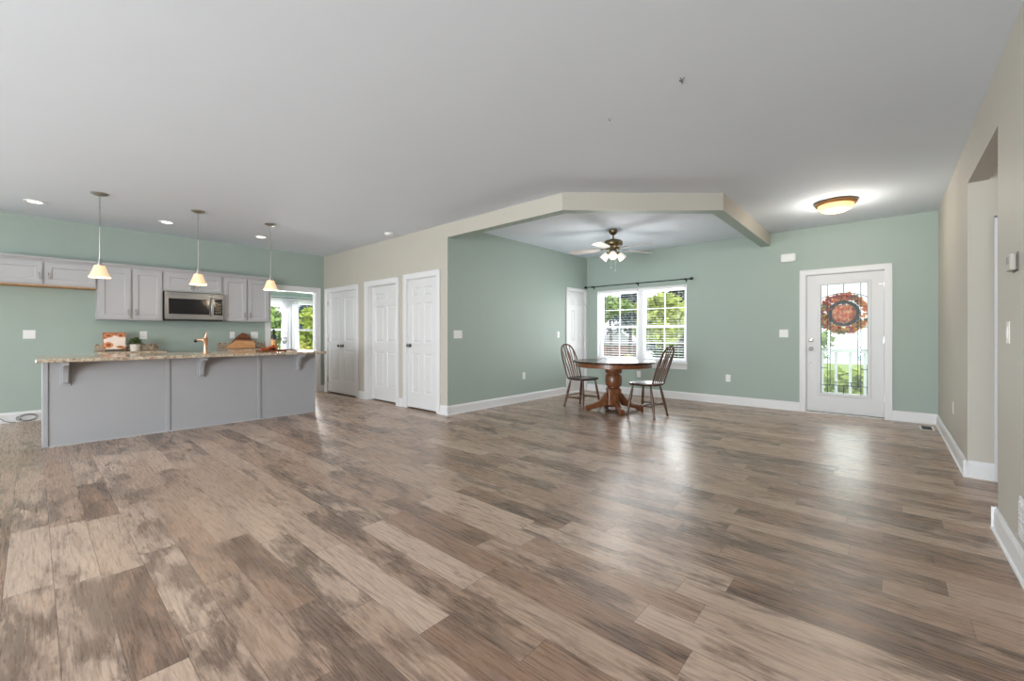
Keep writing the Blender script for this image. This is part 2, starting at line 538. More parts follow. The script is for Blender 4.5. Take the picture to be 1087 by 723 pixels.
# little hall beyond the passage
HD = (.715, 1.53, 0, 2.0)
wall_y('wall_hall_far', 5.02, 5.14, XR + .115, HX, [HD], BEIGE, 'beige far wall of the hall with a white door')
wall_y('wall_hall_near', 3.60, 3.72, XR + .115, HX, [], BEIGE, 'beige near wall of the hall')
wall_x('wall_hall_right', HX, HX + .12, 3.60, 5.14, [], BEIGE, 'beige side wall of the hall')
# breakfast room beyond the kitchen opening
WB = (3.3, 4.86, .62, 1.98)
wall_x('wall_breakfast', BX - .15, BX, .6, 5.4, [WB], GREEN, 'sage green breakfast room wall with wide white windows')
wall_y('wall_breakfast_left', .48, .6, BX - .15, XK - .12, [(-10.4, -9.2, .85, 2.05)], GREEN, 'sage green side wall of the breakfast room')
wall_y('wall_breakfast_right', 5.4, 5.52, BX - .15, XK - .12, [], GREEN, 'sage green far side wall of the breakfast room')
wall_x('wall_breakfast_inner', XK - .12, XK - .02, YC + .12, 5.52, [], GREEN, 'sage green inner wall of the breakfast room')
# closet backs so that nothing leaks around the doors
wall_y('wall_closet_back', 4.75, 4.85, XK, XD - .12, [], BEIGE, 'wall at the back of the closets')
wall_x('wall_corner_closet', XD - .95, XD - .85, 6.6, YB, [], BEIGE, 'wall behind the corner closet door')

# dropped beam around the dining area
Z0 = 2.544
outer = [(XD, YC), (-2.72, YC), (-1.375, 5.12), (-1.375, YB)]
inner = [(-1.505, YB), (-1.505, 5.178), (-2.769, YC + .13), (XD, YC + .13)]
mb = MB(); mb.prism(outer + inner, lambda a, b, d: (a, b, d), Z0, CH)
beam = struct(mb.build('trim_1', [GREEN, BEIGE]), 'dropped ceiling beam, beige outside and green under, around the dining area')
outs = [((XD - 2.72) / 2, YC), ((-2.72 - 1.375) / 2, (YC + 5.12) / 2), (-1.375, (5.12 + YB) / 2)]
for f in beam.data.polygons:
    if abs(f.normal.z) < .5 and any((f.center.x - a) ** 2 + (f.center.y - b) ** 2 < .002 for a, b in outs):
        f.material_index = 1

# baseboards: profile extruded along a run
def base_run(mb, p, q, n, h=.135):
    """p->q on the floor along the wall face, n = outward normal (2d)"""
    p = Vector((p[0], p[1], 0)); q = Vector((q[0], q[1], 0)); n = Vector((n[0], n[1], 0))
    prof = [(0, 0), (.026, 0), (.026, .012), (.017, .02), (.016, h - .03), (.011, h - .012), (.006, h), (0, h)]
    A = [mb.bm.verts.new(p + n * a + Vector((0, 0, b))) for a, b in prof]
    B = [mb.bm.verts.new(q + n * a + Vector((0, 0, b))) for a, b in prof]
    k = len(prof)
    mb.bm.faces.new(A); mb.bm.faces.new(B[::-1])
    for i in range(k): mb.bm.faces.new((A[i], A[(i + 1) % k], B[(i + 1) % k], B[i]))
    return mb
g = .001
mb = MB(); base_run(mb, (XD, YB - g), (-.985, YB - g), (0, -1)); base_run(mb, (.045, YB - g), (XR, YB - g), (0, -1))
struct(mb.build('baseboard_back', TRIM), 'white baseboard along the green back wall')
mb = MB(); base_run(mb, (XD + g, YC - .026), (XD + g, 6.875), (1, 0)); struct(mb.build('baseboard_dining', TRIM), 'white baseboard along the green dining wall')
mb = MB()
for a, b in ((XK, -8.512), (-7.18, -6.972), (-5.898, -5.784), (-4.848, XD + .026)):
    base_run(mb, (a, YC - g), (b, YC - g), (0, -1))
struct(mb.build('baseboard_closet', TRIM), 'short white baseboard pieces between the closet doors')
mb = MB(); base_run(mb, (XK + g, REAR_Y), (XK + g, -3.7), (1, 0)); base_run(mb, (XK + g, -1.5), (XK + g, .59), (1, 0)); base_run(mb, (XK + g, 3.85), (XK + g, YC), (1, 0))
struct(mb.build('baseboard_kitchen', TRIM), 'white baseboard on the kitchen wall left of the island')
mb = MB(); base_run(mb, (XR - g, REAR_Y), (XR - g, 3.756 + .026), (-1, 0)); base_run(mb, (XR - g, 5.02 - .026), (XR - g, YB), (-1, 0))
base_run(mb, (XR - .026, 5.02 - g), (.63, 5.02 - g), (0, -1)); base_run(mb, (XR - .026, 3.756 + g), (XR + .115, 3.756 + g), (0, 1))
base_run(mb, (HX - g, 3.75), (HX - g, 5.0), (-1, 0)); base_run(mb, (1.62, 5.02 - g), (HX, 5.02 - g), (0, -1))
struct(mb.build('baseboard_right', TRIM), 'white baseboard along the beige right wall and passage')
mb = MB(); base_run(mb, (XK, REAR_Y + g), (XR, REAR_Y + g), (0, 1)); struct(mb.build('baseboard_rear', TRIM), 'white baseboard along the rear wall')

# door casings (local frame: opening a0..a1, wall face at y=0 facing -y, jamb depth jd)
TRIMN = [1]
def casing(a0, a1, top, jd, loc, rz, label, w=.075, legs=(1, 1)):
    TRIMN[0] += 1
    mb = MB()
    for lg, (p, q) in zip(legs, ((a0 - w, a0 + .006), (a1 - .006, a1 + w))):
        if lg:
            mb.box(p, q, -.016, 0, 0, top + w)
            e = (p, p + .016) if p < a0 - .01 else (q - .016, q)
            mb.box(e[0], e[1], -.022, -.016, 0, top + w)
    mb.box(a0 + .006, a1 - .006, -.016, 0, top - .006, top + w)
    mb.box(a0 - w, a1 + w, -.022, -.016, top + w - .016, top + w)
    # jambs
    mb.box(a0, a0 + .016, 0, jd, 0, top); mb.box(a1 - .016, a1, 0, jd, 0, top); mb.box(a0 + .016, a1 - .016, 0, jd, top - .016, top)
    return struct(mb.build('trim_%d' % TRIMN[0], TRIM, loc=loc, rot=(0, 0, rz), bevel=.002), label)

casing(DA[0], DA[1], DA[3], .12, (0, YC, 0), 0, 'white casing around the double closet door nearest the kitchen')
casing(DB[0], DB[1], DB[3], .12, (0, YC, 0), 0, 'white casing around the recessed middle closet door')
casing(DC[0], DC[1], DC[3], .12, (0, YC, 0), 0, 'white casing around the closet door next to the green corner')
casing(DD[0], DD[1], DD[3], .12, (XD, 0, 0), pi / 2, 'white casing around the corner door by the dining chair', w=.055)
casing(FD[0], FD[1], FD[3], .16, (0, YB, 0), 0, 'white casing around the front door', w=.066)
casing(OPK[0], OPK[1], OPK[3], .12, (XK, 0, 0), pi / 2, 'white casing around the opening from kitchen to breakfast room', w=.085)
casing(HD[0], HD[1], HD[3], .12, (0, 5.02, 0), 0, 'white casing around the hall door inside the passage', w=.085)

# doors
def knob(parent, x, z, y=0, m=NICKEL, name='door_knob'):
    M = Matrix.Rotation(pi / 2, 4, 'X')
    return MB().lathe([(.0, 0), (.031, 0), (.031, .006), (.012, .010), (.011, .032), (.022, .038), (.0275, .05), (.026, .06), (.017, .067), (0, .069)], (0, 0, 0), 20, M).build(name, m, parent, smooth=True, loc=(x, y, z))
def hinge(parent, x, z, y=-.004):
    return MB().box(-.010, .010, -.004, .003, -.045, .045).tube([(0, -.008, -.048), (0, -.008, .048)], .006).build('hinge', NICKEL, parent, loc=(x, y, z))
def six_panel(w, h, th, z0, cols=None, rows=None):
    st = .115 if w > .6 else .1
    mid = .1 if w > .6 else .085
    xs = [0, st, (w - mid) / 2, (w + mid) / 2, w - st, w] if cols is None else cols
    zs = [z0, z0 + .23, z0 + .84, z0 + 1.00, z0 + 1.62, z0 + 1.72, h - .125, h] if rows is None else rows
    if cols is None:
        holes = {(i, k) for i in (1, 3) for k in (1, 3, 5)}
    else:
        holes = {(1, k) for k in (1, 3)}
    mb = MB()
    mb.panel(xs, zs, holes, 0, ((.010, .010), (.026, .010), (.046, .002)))
    mb.shell(0, w, 0, th, z0, h)
    return mb

G3 = .003
def door(n, a0, a1, top, loc, rz, label, inset=.012, hinge_at=None, knob_at=None, knob_z=.96):
    w = a1 - a0 - .032 - 2 * G3
    r = empty('door_%d' % n, loc, rz, label, 'door', kind='structure')
    s = six_panel(w, top - .016 - G3, .035, .022).build('door_slab', DOORW, r, loc=(a0 + .016 + G3, inset, 0))
    if hinge_at:
        hx = (a0 + .012) if hinge_at == 'L' else (a1 - .012)
        for z in (.26, 1.05, 1.80): hinge(r, hx, z, inset - .003)
    if knob_at:
        kx = a0 + .016 + .065 if knob_at == 'L' else a1 - .016 - .065
        knob(r, kx, knob_z, inset, DARKN)
    return r
# double closet door
r = empty('door_1', (0, YC, 0), 0, 'white double closet door with two knobs meeting in the middle, left of the closet doors', 'door', kind='structure')
lw_ = (DA[1] - DA[0] - .032 - .009) / 2
for k in (0, 1):
    x0 = DA[0] + .016 + .003 + k * (lw_ + .003)
    mb = six_panel(lw_, 1.98, .035, .022, [0, .095, lw_ - .095, lw_], [.022, .25, .86, 1.03, 1.86, 1.98])
    mb.build('door_leaf', DOORW, r, loc=(x0, .012, 0))
    knob(r, x0 + (lw_ - .045 if k == 0 else .045), .94, .012, DARKN)
    for z in (.26, 1.05, 1.78): hinge(r, DA[0] + .012 if k == 0 else DA[1] - .012, z, .008)
door(2, DB[0], DB[1], DB[3], (0, YC, 0), 0, 'white six panel closet door set back deep in the middle opening', inset=.08)
door(3, DC[0], DC[1], DC[3], (0, YC, 0), 0, 'white six panel closet door with knob on the left, beside the green corner', hinge_at='R', knob_at='L', knob_z=.985)
door(4, DD[0], DD[1], DD[3], (XD, 0, 0), pi / 2, 'white panelled door in the far corner behind the left dining chair', hinge_at='R')
door(6, HD[0], HD[1], HD[3], (0, 5.02, 0), 0, 'white panelled hall door inside the passage of the right wall', hinge_at='R', knob_at='L')

# front door with leaded glass
r = empty('door_5', (0, YB, 0), 0, 'white front door with tall leaded glass lite and autumn wreath behind it', 'door', kind='structure')
fx0, fx1, fz0, fz1 = FD[0] + .019, FD[1] - .019, .022, FD[3] - .019
gx0, gx1, gz0, gz1 = -.735, -.205, .30, 1.885
mb = MB()
xs = [fx0, gx0 - .03, gx1 + .03, fx1]; zs = [fz0, gz0 - .03, gz1 + .03, fz1]
for i in range(3):
    for k in range(3):
        if (i, k) != (1, 1): mb.box(xs[i], xs[i + 1], .03, .075, zs[k], zs[k + 1])
mb.build('door_slab', DOORW, r)
mb = MB()
for a0, a1, b0, b1 in ((gx0 - .034, gx0, gz0 - .034, gz1 + .034), (gx1, gx1 + .034, gz0 - .034, gz1 + .034), (gx0, gx1, gz0 - .034, gz0), (gx0, gx1, gz1, gz1 + .034)):
    mb.box(a0, a1, .018, .088, b0, b1)
mb.build('lite_frame', DOORW, r, bevel=.006)
MB().box(gx0, gx1, .050, .056, gz0, gz1).build('leaded_glass', LEADG, r)
gw, gh = gx1 - gx0, gz1 - gz0
def gp(u, v): return (gx0 + gw * u, .047, gz1 - gh * v)
mb = MB()
R_ = .0042
def came(pts, rr=R_): mb.tube([gp(*q) for q in pts], rr, 6)
for u in (.145, .205, .80, .86): came([(u, .125 if u in (.205, .80) else .0), (u, .925 if u in (.205, .80) else 1)])
arc = lambda d: [(u, d + .045 * (2 * (u - .5)) ** 2) for u in [i / 12 for i in range(13)]]
came(arc(.085)); came([q for q in arc(.11) if .14 < q[0] < .87])
for v in (.895, .925):
    came([(.145 if v == .925 else .205, v), (.86 if v == .925 else .80, v)])
came([(0, .925), (.145, .925)]); came([(.86, .925), (1, .925)])
for v in (.21, .395, .60, .77):
    came([(0, v), (.145, v)]); came([(.86, v), (1, v)])
came([(.5, 0), (.5, .085)]); came([(.5, .925), (.5, 1)])
for u in (.33, .66): came([(u, .09), (u, .12)]); came([(u, .895), (u, .925)])
for e in ((0, 0, 1, 0), (0, 1, 1, 1), (0.004, 0, .004, 1), (.996, 0, .996, 1)): came([(e[0], e[1]), (e[2], e[3])], .003)
mb.build('lead_came', LEAD, r, smooth=True)
mb = MB()
for u0, u1 in ((.145, .205), (.80, .86)):
    a, b = gp(u0, .42), gp(u1, .69); mb.box(a[0], b[0], .0455, .0485, b[2], a[2])
mb.build('bevelled_strip', BEVELG, r)
for z, nm in ((1.075, 'deadbolt'), (.945, 'door_knob')):
    if nm == 'deadbolt':
        MB().lathe([(0, 0), (.03, 0), (.03, .008), (.016, .014), (.014, .02), (0, .02)], (0, 0, 0), 20, Matrix.Rotation(pi / 2, 4, 'X')).box(-.006, .006, -.034, -.018, -.016, .016).build(nm, NICKEL, r, smooth=True, loc=(-.852, .03, z))
    else:
        knob(r, -.852, z, .03)
MB().lathe([(0, 0), (.009, 0), (.009, .006), (0, .006)], (0, 0, 0), 14, Matrix.Rotation(pi / 2, 4, 'X')).build('alarm_contact', DARKN, r, loc=(-.852, .03, .735))
for z in (.28, 1.08, 1.83): hinge(r, FD[1] - .014, z, .024)
MB().box(-.008, .055, -.012, .0, 1.845, 1.853).build('door_stop', NICKEL, r, loc=(FD[1] - .06, .024, 0))
TRIMN[0] += 1
mb = MB(); mb.box(FD[0] + .016, FD[0] + .032, YB + .077, YB + .10, .02, FD[3] - .016).box(FD[1] - .032, FD[1] - .016, YB + .077, YB + .10, .02, FD[3] - .016).box(FD[0] + .032, FD[1] - .032, YB + .077, YB + .10, FD[3] - .032, FD[3] - .016)
struct(mb.build('trim_%d' % TRIMN[0], TRIM), 'white stop strips behind the front door')
TRIMN[0] += 1
struct(MB().box(FD[0] + .017, FD[1] - .017, YB - .01, YB + .16, 0, .018).build('trim_%d' % TRIMN[0], DARKN), 'dark metal threshold under the front door')

# ------------------------------------------------------------------ windows
def window_y(n, x0, x1, z0, z1, yf, units, label, grid=True, mat_f=VINYL):
    """double hung window(s); frame from yf to yf+.07"""
    r = MB()
    r.box(x0, x1, yf, yf + .07, z0, z0 + .045); r.box(x0, x1, yf, yf + .07, z1 - .04, z1)
    r.box(x0, x0 + .04, yf, yf + .07, z0 + .045, z1 - .04); r.box(x1 - .04, x1, yf, yf + .07, z0 + .045, z1 - .04)
    wu = (x1 - x0) / units
    for i in range(1, units):
        r.box(x0 + wu * i - .055, x0 + wu * i + .055, yf - .005, yf + .07, z0 + .045, z1 - .04)
    root = struct(r.build('window_%d' % n, mat_f), label, 'window')
    zm = (z0 + z1) / 2 - .03
    for i in range(units):
        a = x0 + wu * i + (.04 if i == 0 else .055); b = x0 + wu * (i + 1) - (.04 if i == units - 1 else .055)
        for lo, hi, yy in ((z0 + .045, zm + .02, yf + .012), (zm - .02, z1 - .04, yf + .04)):
            s = MB()
            s.box(a, b, yy, yy + .026, lo, lo + .045); s.box(a, b, yy, yy + .026, hi - .04, hi)
            s.box(a, a + .038, yy, yy + .026, lo + .045, hi - .04); s.box(b - .038, b, yy, yy + .026, lo + .045, hi - .04)
            so = s.build('sash', mat_f, root)
            if grid:
                mm = MB(); xm = (a + b) / 2; zc = (lo + hi) / 2
                mm.box(xm - .008, xm + .008, yy + .008, yy + .018, lo + .045, hi - .04)
                mm.box(a + .038, b - .038, yy + .009, yy + .017, zc - .008, zc + .008)
                mm.build('muntin', mat_f, so)
            MB().box(a + .03, b - .03, yy + .011, yy + .015, lo + .03, hi - .03).build('pane', GLASS, so)
    return root
w1 = window_y(1, WIN[0], WIN[1], WIN[2], WIN[3], YB + .08, 2, 'white double hung pair of windows behind the dining table')
mb = MB(); mb.box(WIN[0] - .03, WIN[1] + .03, YB - .045, YB + .08, WIN[2] - .002, WIN[2] + .024)
mb.box(WIN[0] - .01, WIN[1] + .01, YB - .016, YB, WIN[2] - .095, WIN[2] - .002)
mb.build('window_sill', TRIM, w1, bevel=.004)
# drywall return liner, white
mb = MB()
mb.box(WIN[0], WIN[0] + .012, YB - .004, YB + .08, WIN[2] + .024, WIN[3]); mb.box(WIN[1] - .012, WIN[1], YB - .004, YB + .08, WIN[2] + .024, WIN[3])
mb.box(WIN[0] + .012, WIN[1] - .012, YB - .004, YB + .08, WIN[3] - .012, WIN[3])
mb.build('window_jamb', TRIM, w1)

# breakfast room windows: built along y by rotating the y-window by 90 degrees
wb = window_y(2, WB[0], WB[1], WB[2], WB[3], .03, 2, 'white paired windows of the breakfast room behind the bar', grid=False)
wb.location = (BX, 0, 0); wb.rotation_euler = (0, 0, pi / 2)
mb = MB()
mb.box(WB[0] - .08, WB[0], -.018, 0, WB[2] - .08, WB[3] + .09); mb.box(WB[1], WB[1] + .08, -.018, 0, WB[2] - .08, WB[3] + .09)
mb.box(WB[0], WB[1], -.018, 0, WB[3], WB[3] + .09); mb.box(WB[0], WB[1], -.03, 0, WB[2] - .08, WB[2])
mb.build('window_trim', TRIM, wb)
for i, xw in enumerate((-6.9, -4.05, -1.2)):
    window_y(3 + i, xw - 1.05, xw + 1.05, .25, 2.4, REAR_Y - .11, 2, 'large white rear window added for fill light, number %d from the kitchen side, behind the camera' % (i + 1), grid=False)  # unseen windows, added so the rear fill can shine in

window_y(6, -10.4, -9.2, .85, 2.05, .50, 1, 'white side window added to light the breakfast room, out of view from the great room', grid=False)  # unseen window, added as an opening for the breakfast side fill
wp = window_y(7, -3.65, -1.55, .1, 2.1, .03, 2, 'white window added for fill light beside the kitchen, left of the picture', grid=False)  # unseen window, added as an opening for the kitchen side fill
wp.location = (XK, 0, 0); wp.rotation_euler = (0, 0, pi / 2)

# blinds in the dining window
def blind(x0, x1, label):
    y = YB + .045
    r = empty('window_blind', ((x0 + x1) / 2, y, WIN[2] + .03), 0, label, 'blind', 'blinds in the dining window')
    hw = (x1 - x0) / 2; h = WIN[3] - .014 - WIN[2] - .03
    MB().box(-hw, hw, -.024, .024, h - .04, h).build('headrail', SLAT, r)
    mb = MB()
    z = .055
    tl = radians(4)
    while z < h - .055:
        pts = []
        mb.prism([(-.022 * cos(tl), z - .022 * sin(tl)), (.022 * cos(tl), z + .022 * sin(tl)), (.022 * cos(tl), z + .022 * sin(tl) + .0022), (-.022 * cos(tl), z - .022 * sin(tl) + .0022)], lambda a, b, d: (d, a, b), -hw, hw)
        z += .046
    mb.build('slats', SLAT, r)
    MB().box(-hw, hw, -.02, .02, .004, .024).build('bottom_rail', SLAT, r)
    for q in (-hw * .72, hw * .72):
        MB().tube([(q, -.024, .02), (q, -.024, h - .04)], .0012, 5).tube([(q, .024, .02), (q, .024, h - .04)], .0012, 5).build('ladder_cord', SLAT, r)
    return r
xm = (WIN[0] + WIN[1]) / 2
blind(WIN[0] + .05, xm - .052, 'white slatted blind in the left half of the dining window')
blind(xm + .052, WIN[1] - .05, 'white slatted blind in the right half of the dining window')

# curtain rod
rr = empty('curtain_rod', (0, YB, 0), 0, 'thin dark curtain rod with round finials above the dining window', 'curtain rod')
zr = 2.13; xr0, xr1 = -4.66, -2.57
MB().tube([(xr0, -.075, zr), (xr1, -.075, zr)], .0085, 10).build('rod', RODM, rr, smooth=True)
for xe, sg in ((xr0, -1), (xr1, 1)):
    MB().lathe([(0, 0), (.012, 0), (.014, .008), (.009, .014), (.02, .022), (.028, .036), (.024, .052), (.010, .062), (0, .064)], (xe - sg * .02, -.075, zr), 18, Matrix.Rotation(sg * pi / 2, 4, 'Y')).build('finial', RODM, rr, smooth=True)
for xb in (-4.52, -3.56, -2.66):
    MB().box(xb - .01, xb + .01, -.006, 0, zr - .045, zr + .02).tube([(xb, -.004, zr - .015), (xb, -.075, zr - .015)], .005, 8).tube([(xb, -.075, zr - .018), (xb, -.075, zr + .016)], .012, 10).build('bracket', RODM, rr)

# breakfast room curtain & valance
cr = empty('sheer_curtain', (BX + .10, 4.08, 0), 0, 'white sheer curtain panel hanging between the breakfast room windows', 'curtain')
N = 60
mb = MB()
cols = []
for i in range(N + 1):
    y = -.175 + .35 * i / N
    x = .022 * sin(i / N * pi * 12) + .008 * sin(i * 1.7)
    cols.append([mb.bm.verts.new((x * (1 + .3 * k), y * (1 + .05 * k), 1.985 - 1.68 * k / 6)) for k in range(7)])
for i in range(N):
    for k in range(6): mb.bm.faces.new((cols[i][k], cols[i + 1][k], cols[i + 1][k + 1], cols[i][k + 1]))
SHEER, t, p = newmat('sheer_white_fabric')
p.inputs['Base Color'].default_value = (.9, .9, .92, 1); p.inputs['Roughness'].default_value = .8
tl = t.n('ShaderNodeBsdfTranslucent'); tl.inputs[0].default_value = (.95, .95, .97, 1)
mx = t.n('ShaderNodeMixShader'); mx.inputs[0].default_value = .6
t.put(mx.inputs[1], p.outputs[0]); t.put(mx.inputs[2], tl.outputs[0])
t.put(SHEER.node_tree.nodes['Material Output'].inputs[0], mx.outputs[0])
cu = mb.build('fabric', SHEER, cr, smooth=True)
so = cu.modifiers.new('cloth', 'SOLIDIFY'); so.thickness = .002
rd = empty('curtain_pole', (BX + .10, 4.08, 2.03), 0, 'thin dark curtain pole above the breakfast room windows', 'curtain rod')
MB().tube([(0, -.95, 0), (0, .95, 0)], .010, 10).build('pole', RODM, rd)
for yy in (-.9, .9): MB().box(-.098, 0, yy - .008, yy + .008, -.02, .004).build('bracket', RODM, rd)

# ------------------------------------------------------------------ kitchen: upper cabinets
def bar_pull(parent, x, z, l=.085, m=DARKN):
    mb = MB().tube([(0, -.028, -l / 2), (0, -.030, 0), (0, -.028, l / 2)], [.005, .0065, .005], 8)
    for s_ in (-1, 1): mb.tube([(0, 0, s_ * l * .42), (0, -.028, s_ * l * .42)], .005, 8)
    return mb.build('handle', m, parent, smooth=True, loc=(x, -.02, z))
def cab_door(parent, x0, x1, z0, z1, handle_side=None, hz=None, fr=.058):
    mb = MB()
    w, h = x1 - x0, z1 - z0
    mb.panel([0, fr, w - fr, w], [0, fr, h - fr, h], {(1, 1)}, -.02, ((.004, .003), (.010, .010)))
    mb.shell(0, w, -.02, 0, 0, h)
    d = mb.build('door', CABG, parent, loc=(x0, 0, z0))
    if handle_side:
        bar_pull(d, .03 if handle_side == 'L' else w - .03, hz if hz is not None else .09)
    return d
UD = .33
def upper(y0, y1, z0, z1, label, hz=.09):
    """wall cabinet: local x runs along world y, front faces +x"""
    r = empty('wall_cabinet', (XK + UD, y0, z0), pi / 2, label, 'cabinet', 'grey wall cabinets')
    w, h = y1 - y0, z1 - z0
    MB().box(.0015, w - .0015, .002, UD - .002, .002, h).build('body', CABG, r)
    m_ = w / 2
    cab_door(r, .018, m_ - .012, .02, h - .02, 'R', hz)
    cab_door(r, m_ + .012, w - .018, .02, h - .02, 'L', hz)
    return r
KT = 2.115
c1 = upper(-.41, .59, 1.80, KT, 'short grey cabinet over the empty fridge space at the far left', .10)
MB().box(.004, .996, .0045, UD - .004, -.012, .002).build('bottom_panel', UNDER, c1)
MB().box(.004, .996, -.012, .004, -.012, .002).build('bottom_rail', UNDER, c1)
c2 = upper(.59, 1.31, 1.365, KT, 'tall two door grey cabinet left of the microwave')
c3 = upper(1.31, 2.08, 1.82, KT, 'short grey cabinet directly above the microwave', .07)
c4 = upper(2.08, 2.80, 1.375, KT, 'tall two door grey cabinet right of the microwave')
# crown moulding along the cabinet tops
TRIMN[0] += 1
mb = MB()
cp = [(0, 0), (.012, 0), (.016, .012), (.038, .034), (.042, .05), (0, .05)]
mb.prism([(XK + UD - .001 + a, KT + b) for a, b in cp], lambda a, b, d: (a, d, b), -.42, 2.84)
mb.prism([(2.80 + a, KT + b) for a, b in cp], lambda a, b, d: (d, a, b), XK + .001, XK + UD)
struct(mb.build('trim_%d' % TRIMN[0], CABG), 'grey crown moulding along the top of the wall cabinets')

# microwave
mw = empty('microwave', (XK + .40, 1.316, 1.395), pi / 2, 'stainless over the range microwave with black glass door', 'microwave')
mwW, mwH = .758, .415
MB().box(0, mwW, 0, .398, 0, mwH).build('body', DARKN, mw, bevel=.004)
mb = MB()
mb.panel([0, .045, .565, .60], [.0, .075, .315, mwH - .002], {(1, 1)}, -.022, ((.002, .004),))
mb.shell(0, .60, -.022, -.001, 0, mwH - .002)
md = mb.build('door', STEEL, mw)
MB().box(.047, .563, -.0185, -.017, .077, .313).build('glass', BLACKG, md)
MB().tube([(.585, -.022, .06), (.585, -.058, .085), (.585, -.062, .2), (.585, -.058, .32), (.585, -.022, .345)], .010, 10).build('handle', STEEL, md, smooth=True)
cp_ = MB().box(.603, mwW, -.022, -.001, 0, mwH - .002).build('control_panel', STEEL, mw)
MB().box(.622, mwW - .018, -.0245, -.0215, .075, .335).build('keypad', BLACKG, cp_)
MB().box(.64, .725, -.0255, -.0243, .285, .318).build('display', BLACK, cp_)
mb = MB()
for i in range(4):
    for k in range(3): mb.box(.642 + k * .03, .662 + k * .03, -.0255, -.0243, .10 + i * .042, .125 + i * .042)
mb.build('keys', DARKN, cp_)
MB().box(.01, mwW - .01, -.015, .39, -.022, -.001).build('bottom_vent', BLACK, mw)

# lower cabinets and back counters
def lower(y0, y1, label):
    r = empty('base_cabinet', (XK + .61, y0, 0), pi / 2, label, 'cabinet', 'grey base cabinets')
    w = y1 - y0
    MB().box(.002, w - .002, .002, .605, .10, .876).build('body', CABG, r)
    MB().box(.01, w - .01, .07, .6, 0, .10).build('toe_kick', DARKN, r)
    for k in (0, 1):
        a, b = (.015, w / 2 - .006) if k == 0 else (w / 2 + .006, w - .015)
        cab_door(r, a, b, .115, .68, 'R' if k == 0 else 'L', .5)
        mb = MB(); mb.panel([0, .03, b - a - .03, b - a], [0, .03, .13, .16], {(1, 1)}, -.02, ((.004, .003), (.01, .008))); mb.shell(0, b - a, -.02, 0, 0, .16)
        dr = mb.build('drawer', CABG, r, loc=(a, 0, .70))
        knob(dr, (b - a) / 2, .08, -.02, DARKN, 'knob')
    return r
lower(.60, 1.305, 'grey base cabinet behind the island left of the cooker gap')
lower(2.085, 2.83, 'grey base cabinet behind the island right of the cooker gap')
for y0, y1, l in ((.575, 1.31, 'back counter left of the cooker gap, below the microwave cabinets'), (2.08, 2.85, 'back counter right of the cooker gap, under the cutting boards')):
    r = empty('back_counter', (XK, y0, .878), 0, 'speckled granite ' + l, 'counter', 'granite back counters')
    MB().box(.002, .645, 0, y1 - y0, 0, .036).build('counter_slab', GRANITE, r, bevel=.004)
    side = 'left' if y0 < 1 else 'right'
    tag(MB().box(.002, .022, 0.01, y1 - y0 - .01, 0, .098).build('granite_backsplash', GRANITE, bevel=.002, loc=(XK, y0, .9145)), 'low granite backsplash strip on the kitchen wall %s of the faucet' % side, 'backsplash', 'granite backsplash strips')

# ------------------------------------------------------------------ island
IX0, IX1, IY0, IY1 = -7.06, -6.40, .06, 2.795
isl = empty('kitchen_island', (IX1, IY0, 0), 0, 'long grey panelled kitchen island under the granite bar top', 'island')
L = IY1 - IY0
MB().box(IX0 - IX1, -.02, 0, L, .0, .876).build('body', ISLG, isl)
seams = [0, 1.001, 1.977, L]    # panel joints along y (island local)
for a, b in zip(seams, seams[1:]):
    MB().box(-.02, -.008, a + .012, b - .012, .012, .876).build('panel', ISLG, isl)
mb = MB()
for i, s_ in enumerate(seams):
    w0, w1_ = (0, .04) if i == 0 else ((-.025, 0) if i == 3 else (-.02, .02))
    MB().box(-.008, .003, s_ + w0, s_ + w1_, .002, .876).build('batten', ISLG, isl, bevel=.003)
MB().box(-.008, .004, .04, L - .025, .0, .012).build('bottom_trim', CABG, isl)
# kitchen-side doors of the island
for k in range(5):
    a = .02 + k * (L - .04) / 5; b = a + (L - .04) / 5 - .012
    MB().box(IX0 - IX1 - .02, IX0 - IX1, a, b, .11, .85).build('door', CABG, isl, bevel=.003)
# corbels: curved bracket profile (a = out from panel, b = height)
cp = [(0, 0)]
for i in range(13):
    q = i / 12
    cp.append((.035 + .20 * (1 - cos(q * pi / 2)) ** 1.0, .02 + .175 * sin(q * pi / 2)))
cp = [(0, .0), (.03, .0), (.045, .01)] + [(.048 + .19 * (1 - cos(i / 10 * pi / 2)), .03 + .165 * sin(i / 10 * pi / 2)) for i in range(11)] + [(.245, .20), (.245, .232), (0, .232)]
for yc in (.161, 1.325, 2.479):
    c_ = MB().prism([(a, .643 + b) for a, b in cp], lambda a, b, d: (-.008 + a, d, b), yc - .022, yc + .022).build('corbel', ISLG, isl, bevel=.004)
    MB().box(-.008, .006, yc - .04, yc + .04, .62, .876).build('corbel_plate', ISLG, c_, bevel=.003)
top = tag(MB().box(-7.12, -6.10, .013, 2.825, .878, .914).build('island_countertop', GRANITE, bevel=.006), 'speckled tan granite slab overhanging the grey kitchen island', 'countertop')

# faucet on the island
fx, fy = -6.72, 1.505
fa = empty('kitchen_faucet', (fx, fy, .914), 0, 'upright copper toned faucet standing in the middle of the island top', 'faucet')
MB().lathe([(0, 0), (.034, 0), (.034, .006), (.028, .012), (.0265, .02), (.0255, .185), (.029, .19), (.029, .2), (0, .2)], (0, 0, 0), 22).build('column', COPPER, fa, smooth=True)
MB().tube([(-.01, -.01, .155), (-.03, -.05, .175), (-.045, -.085, .165)], [.017, .016, .017], 12).build('spout', COPPER, fa, smooth=True)
MB().tube([(-.045, -.085, .166), (-.058, -.112, .150)], [.021, .019], 12).build('spray_head', BLACK, fa, smooth=True)
MB().tube([(0, 0, .2), (.0, .0, .222), (.010, .005, .245), (.016, .008, .266)], [.017, .014, .009, .006], 10).build('lever', COPPER, fa, smooth=True)

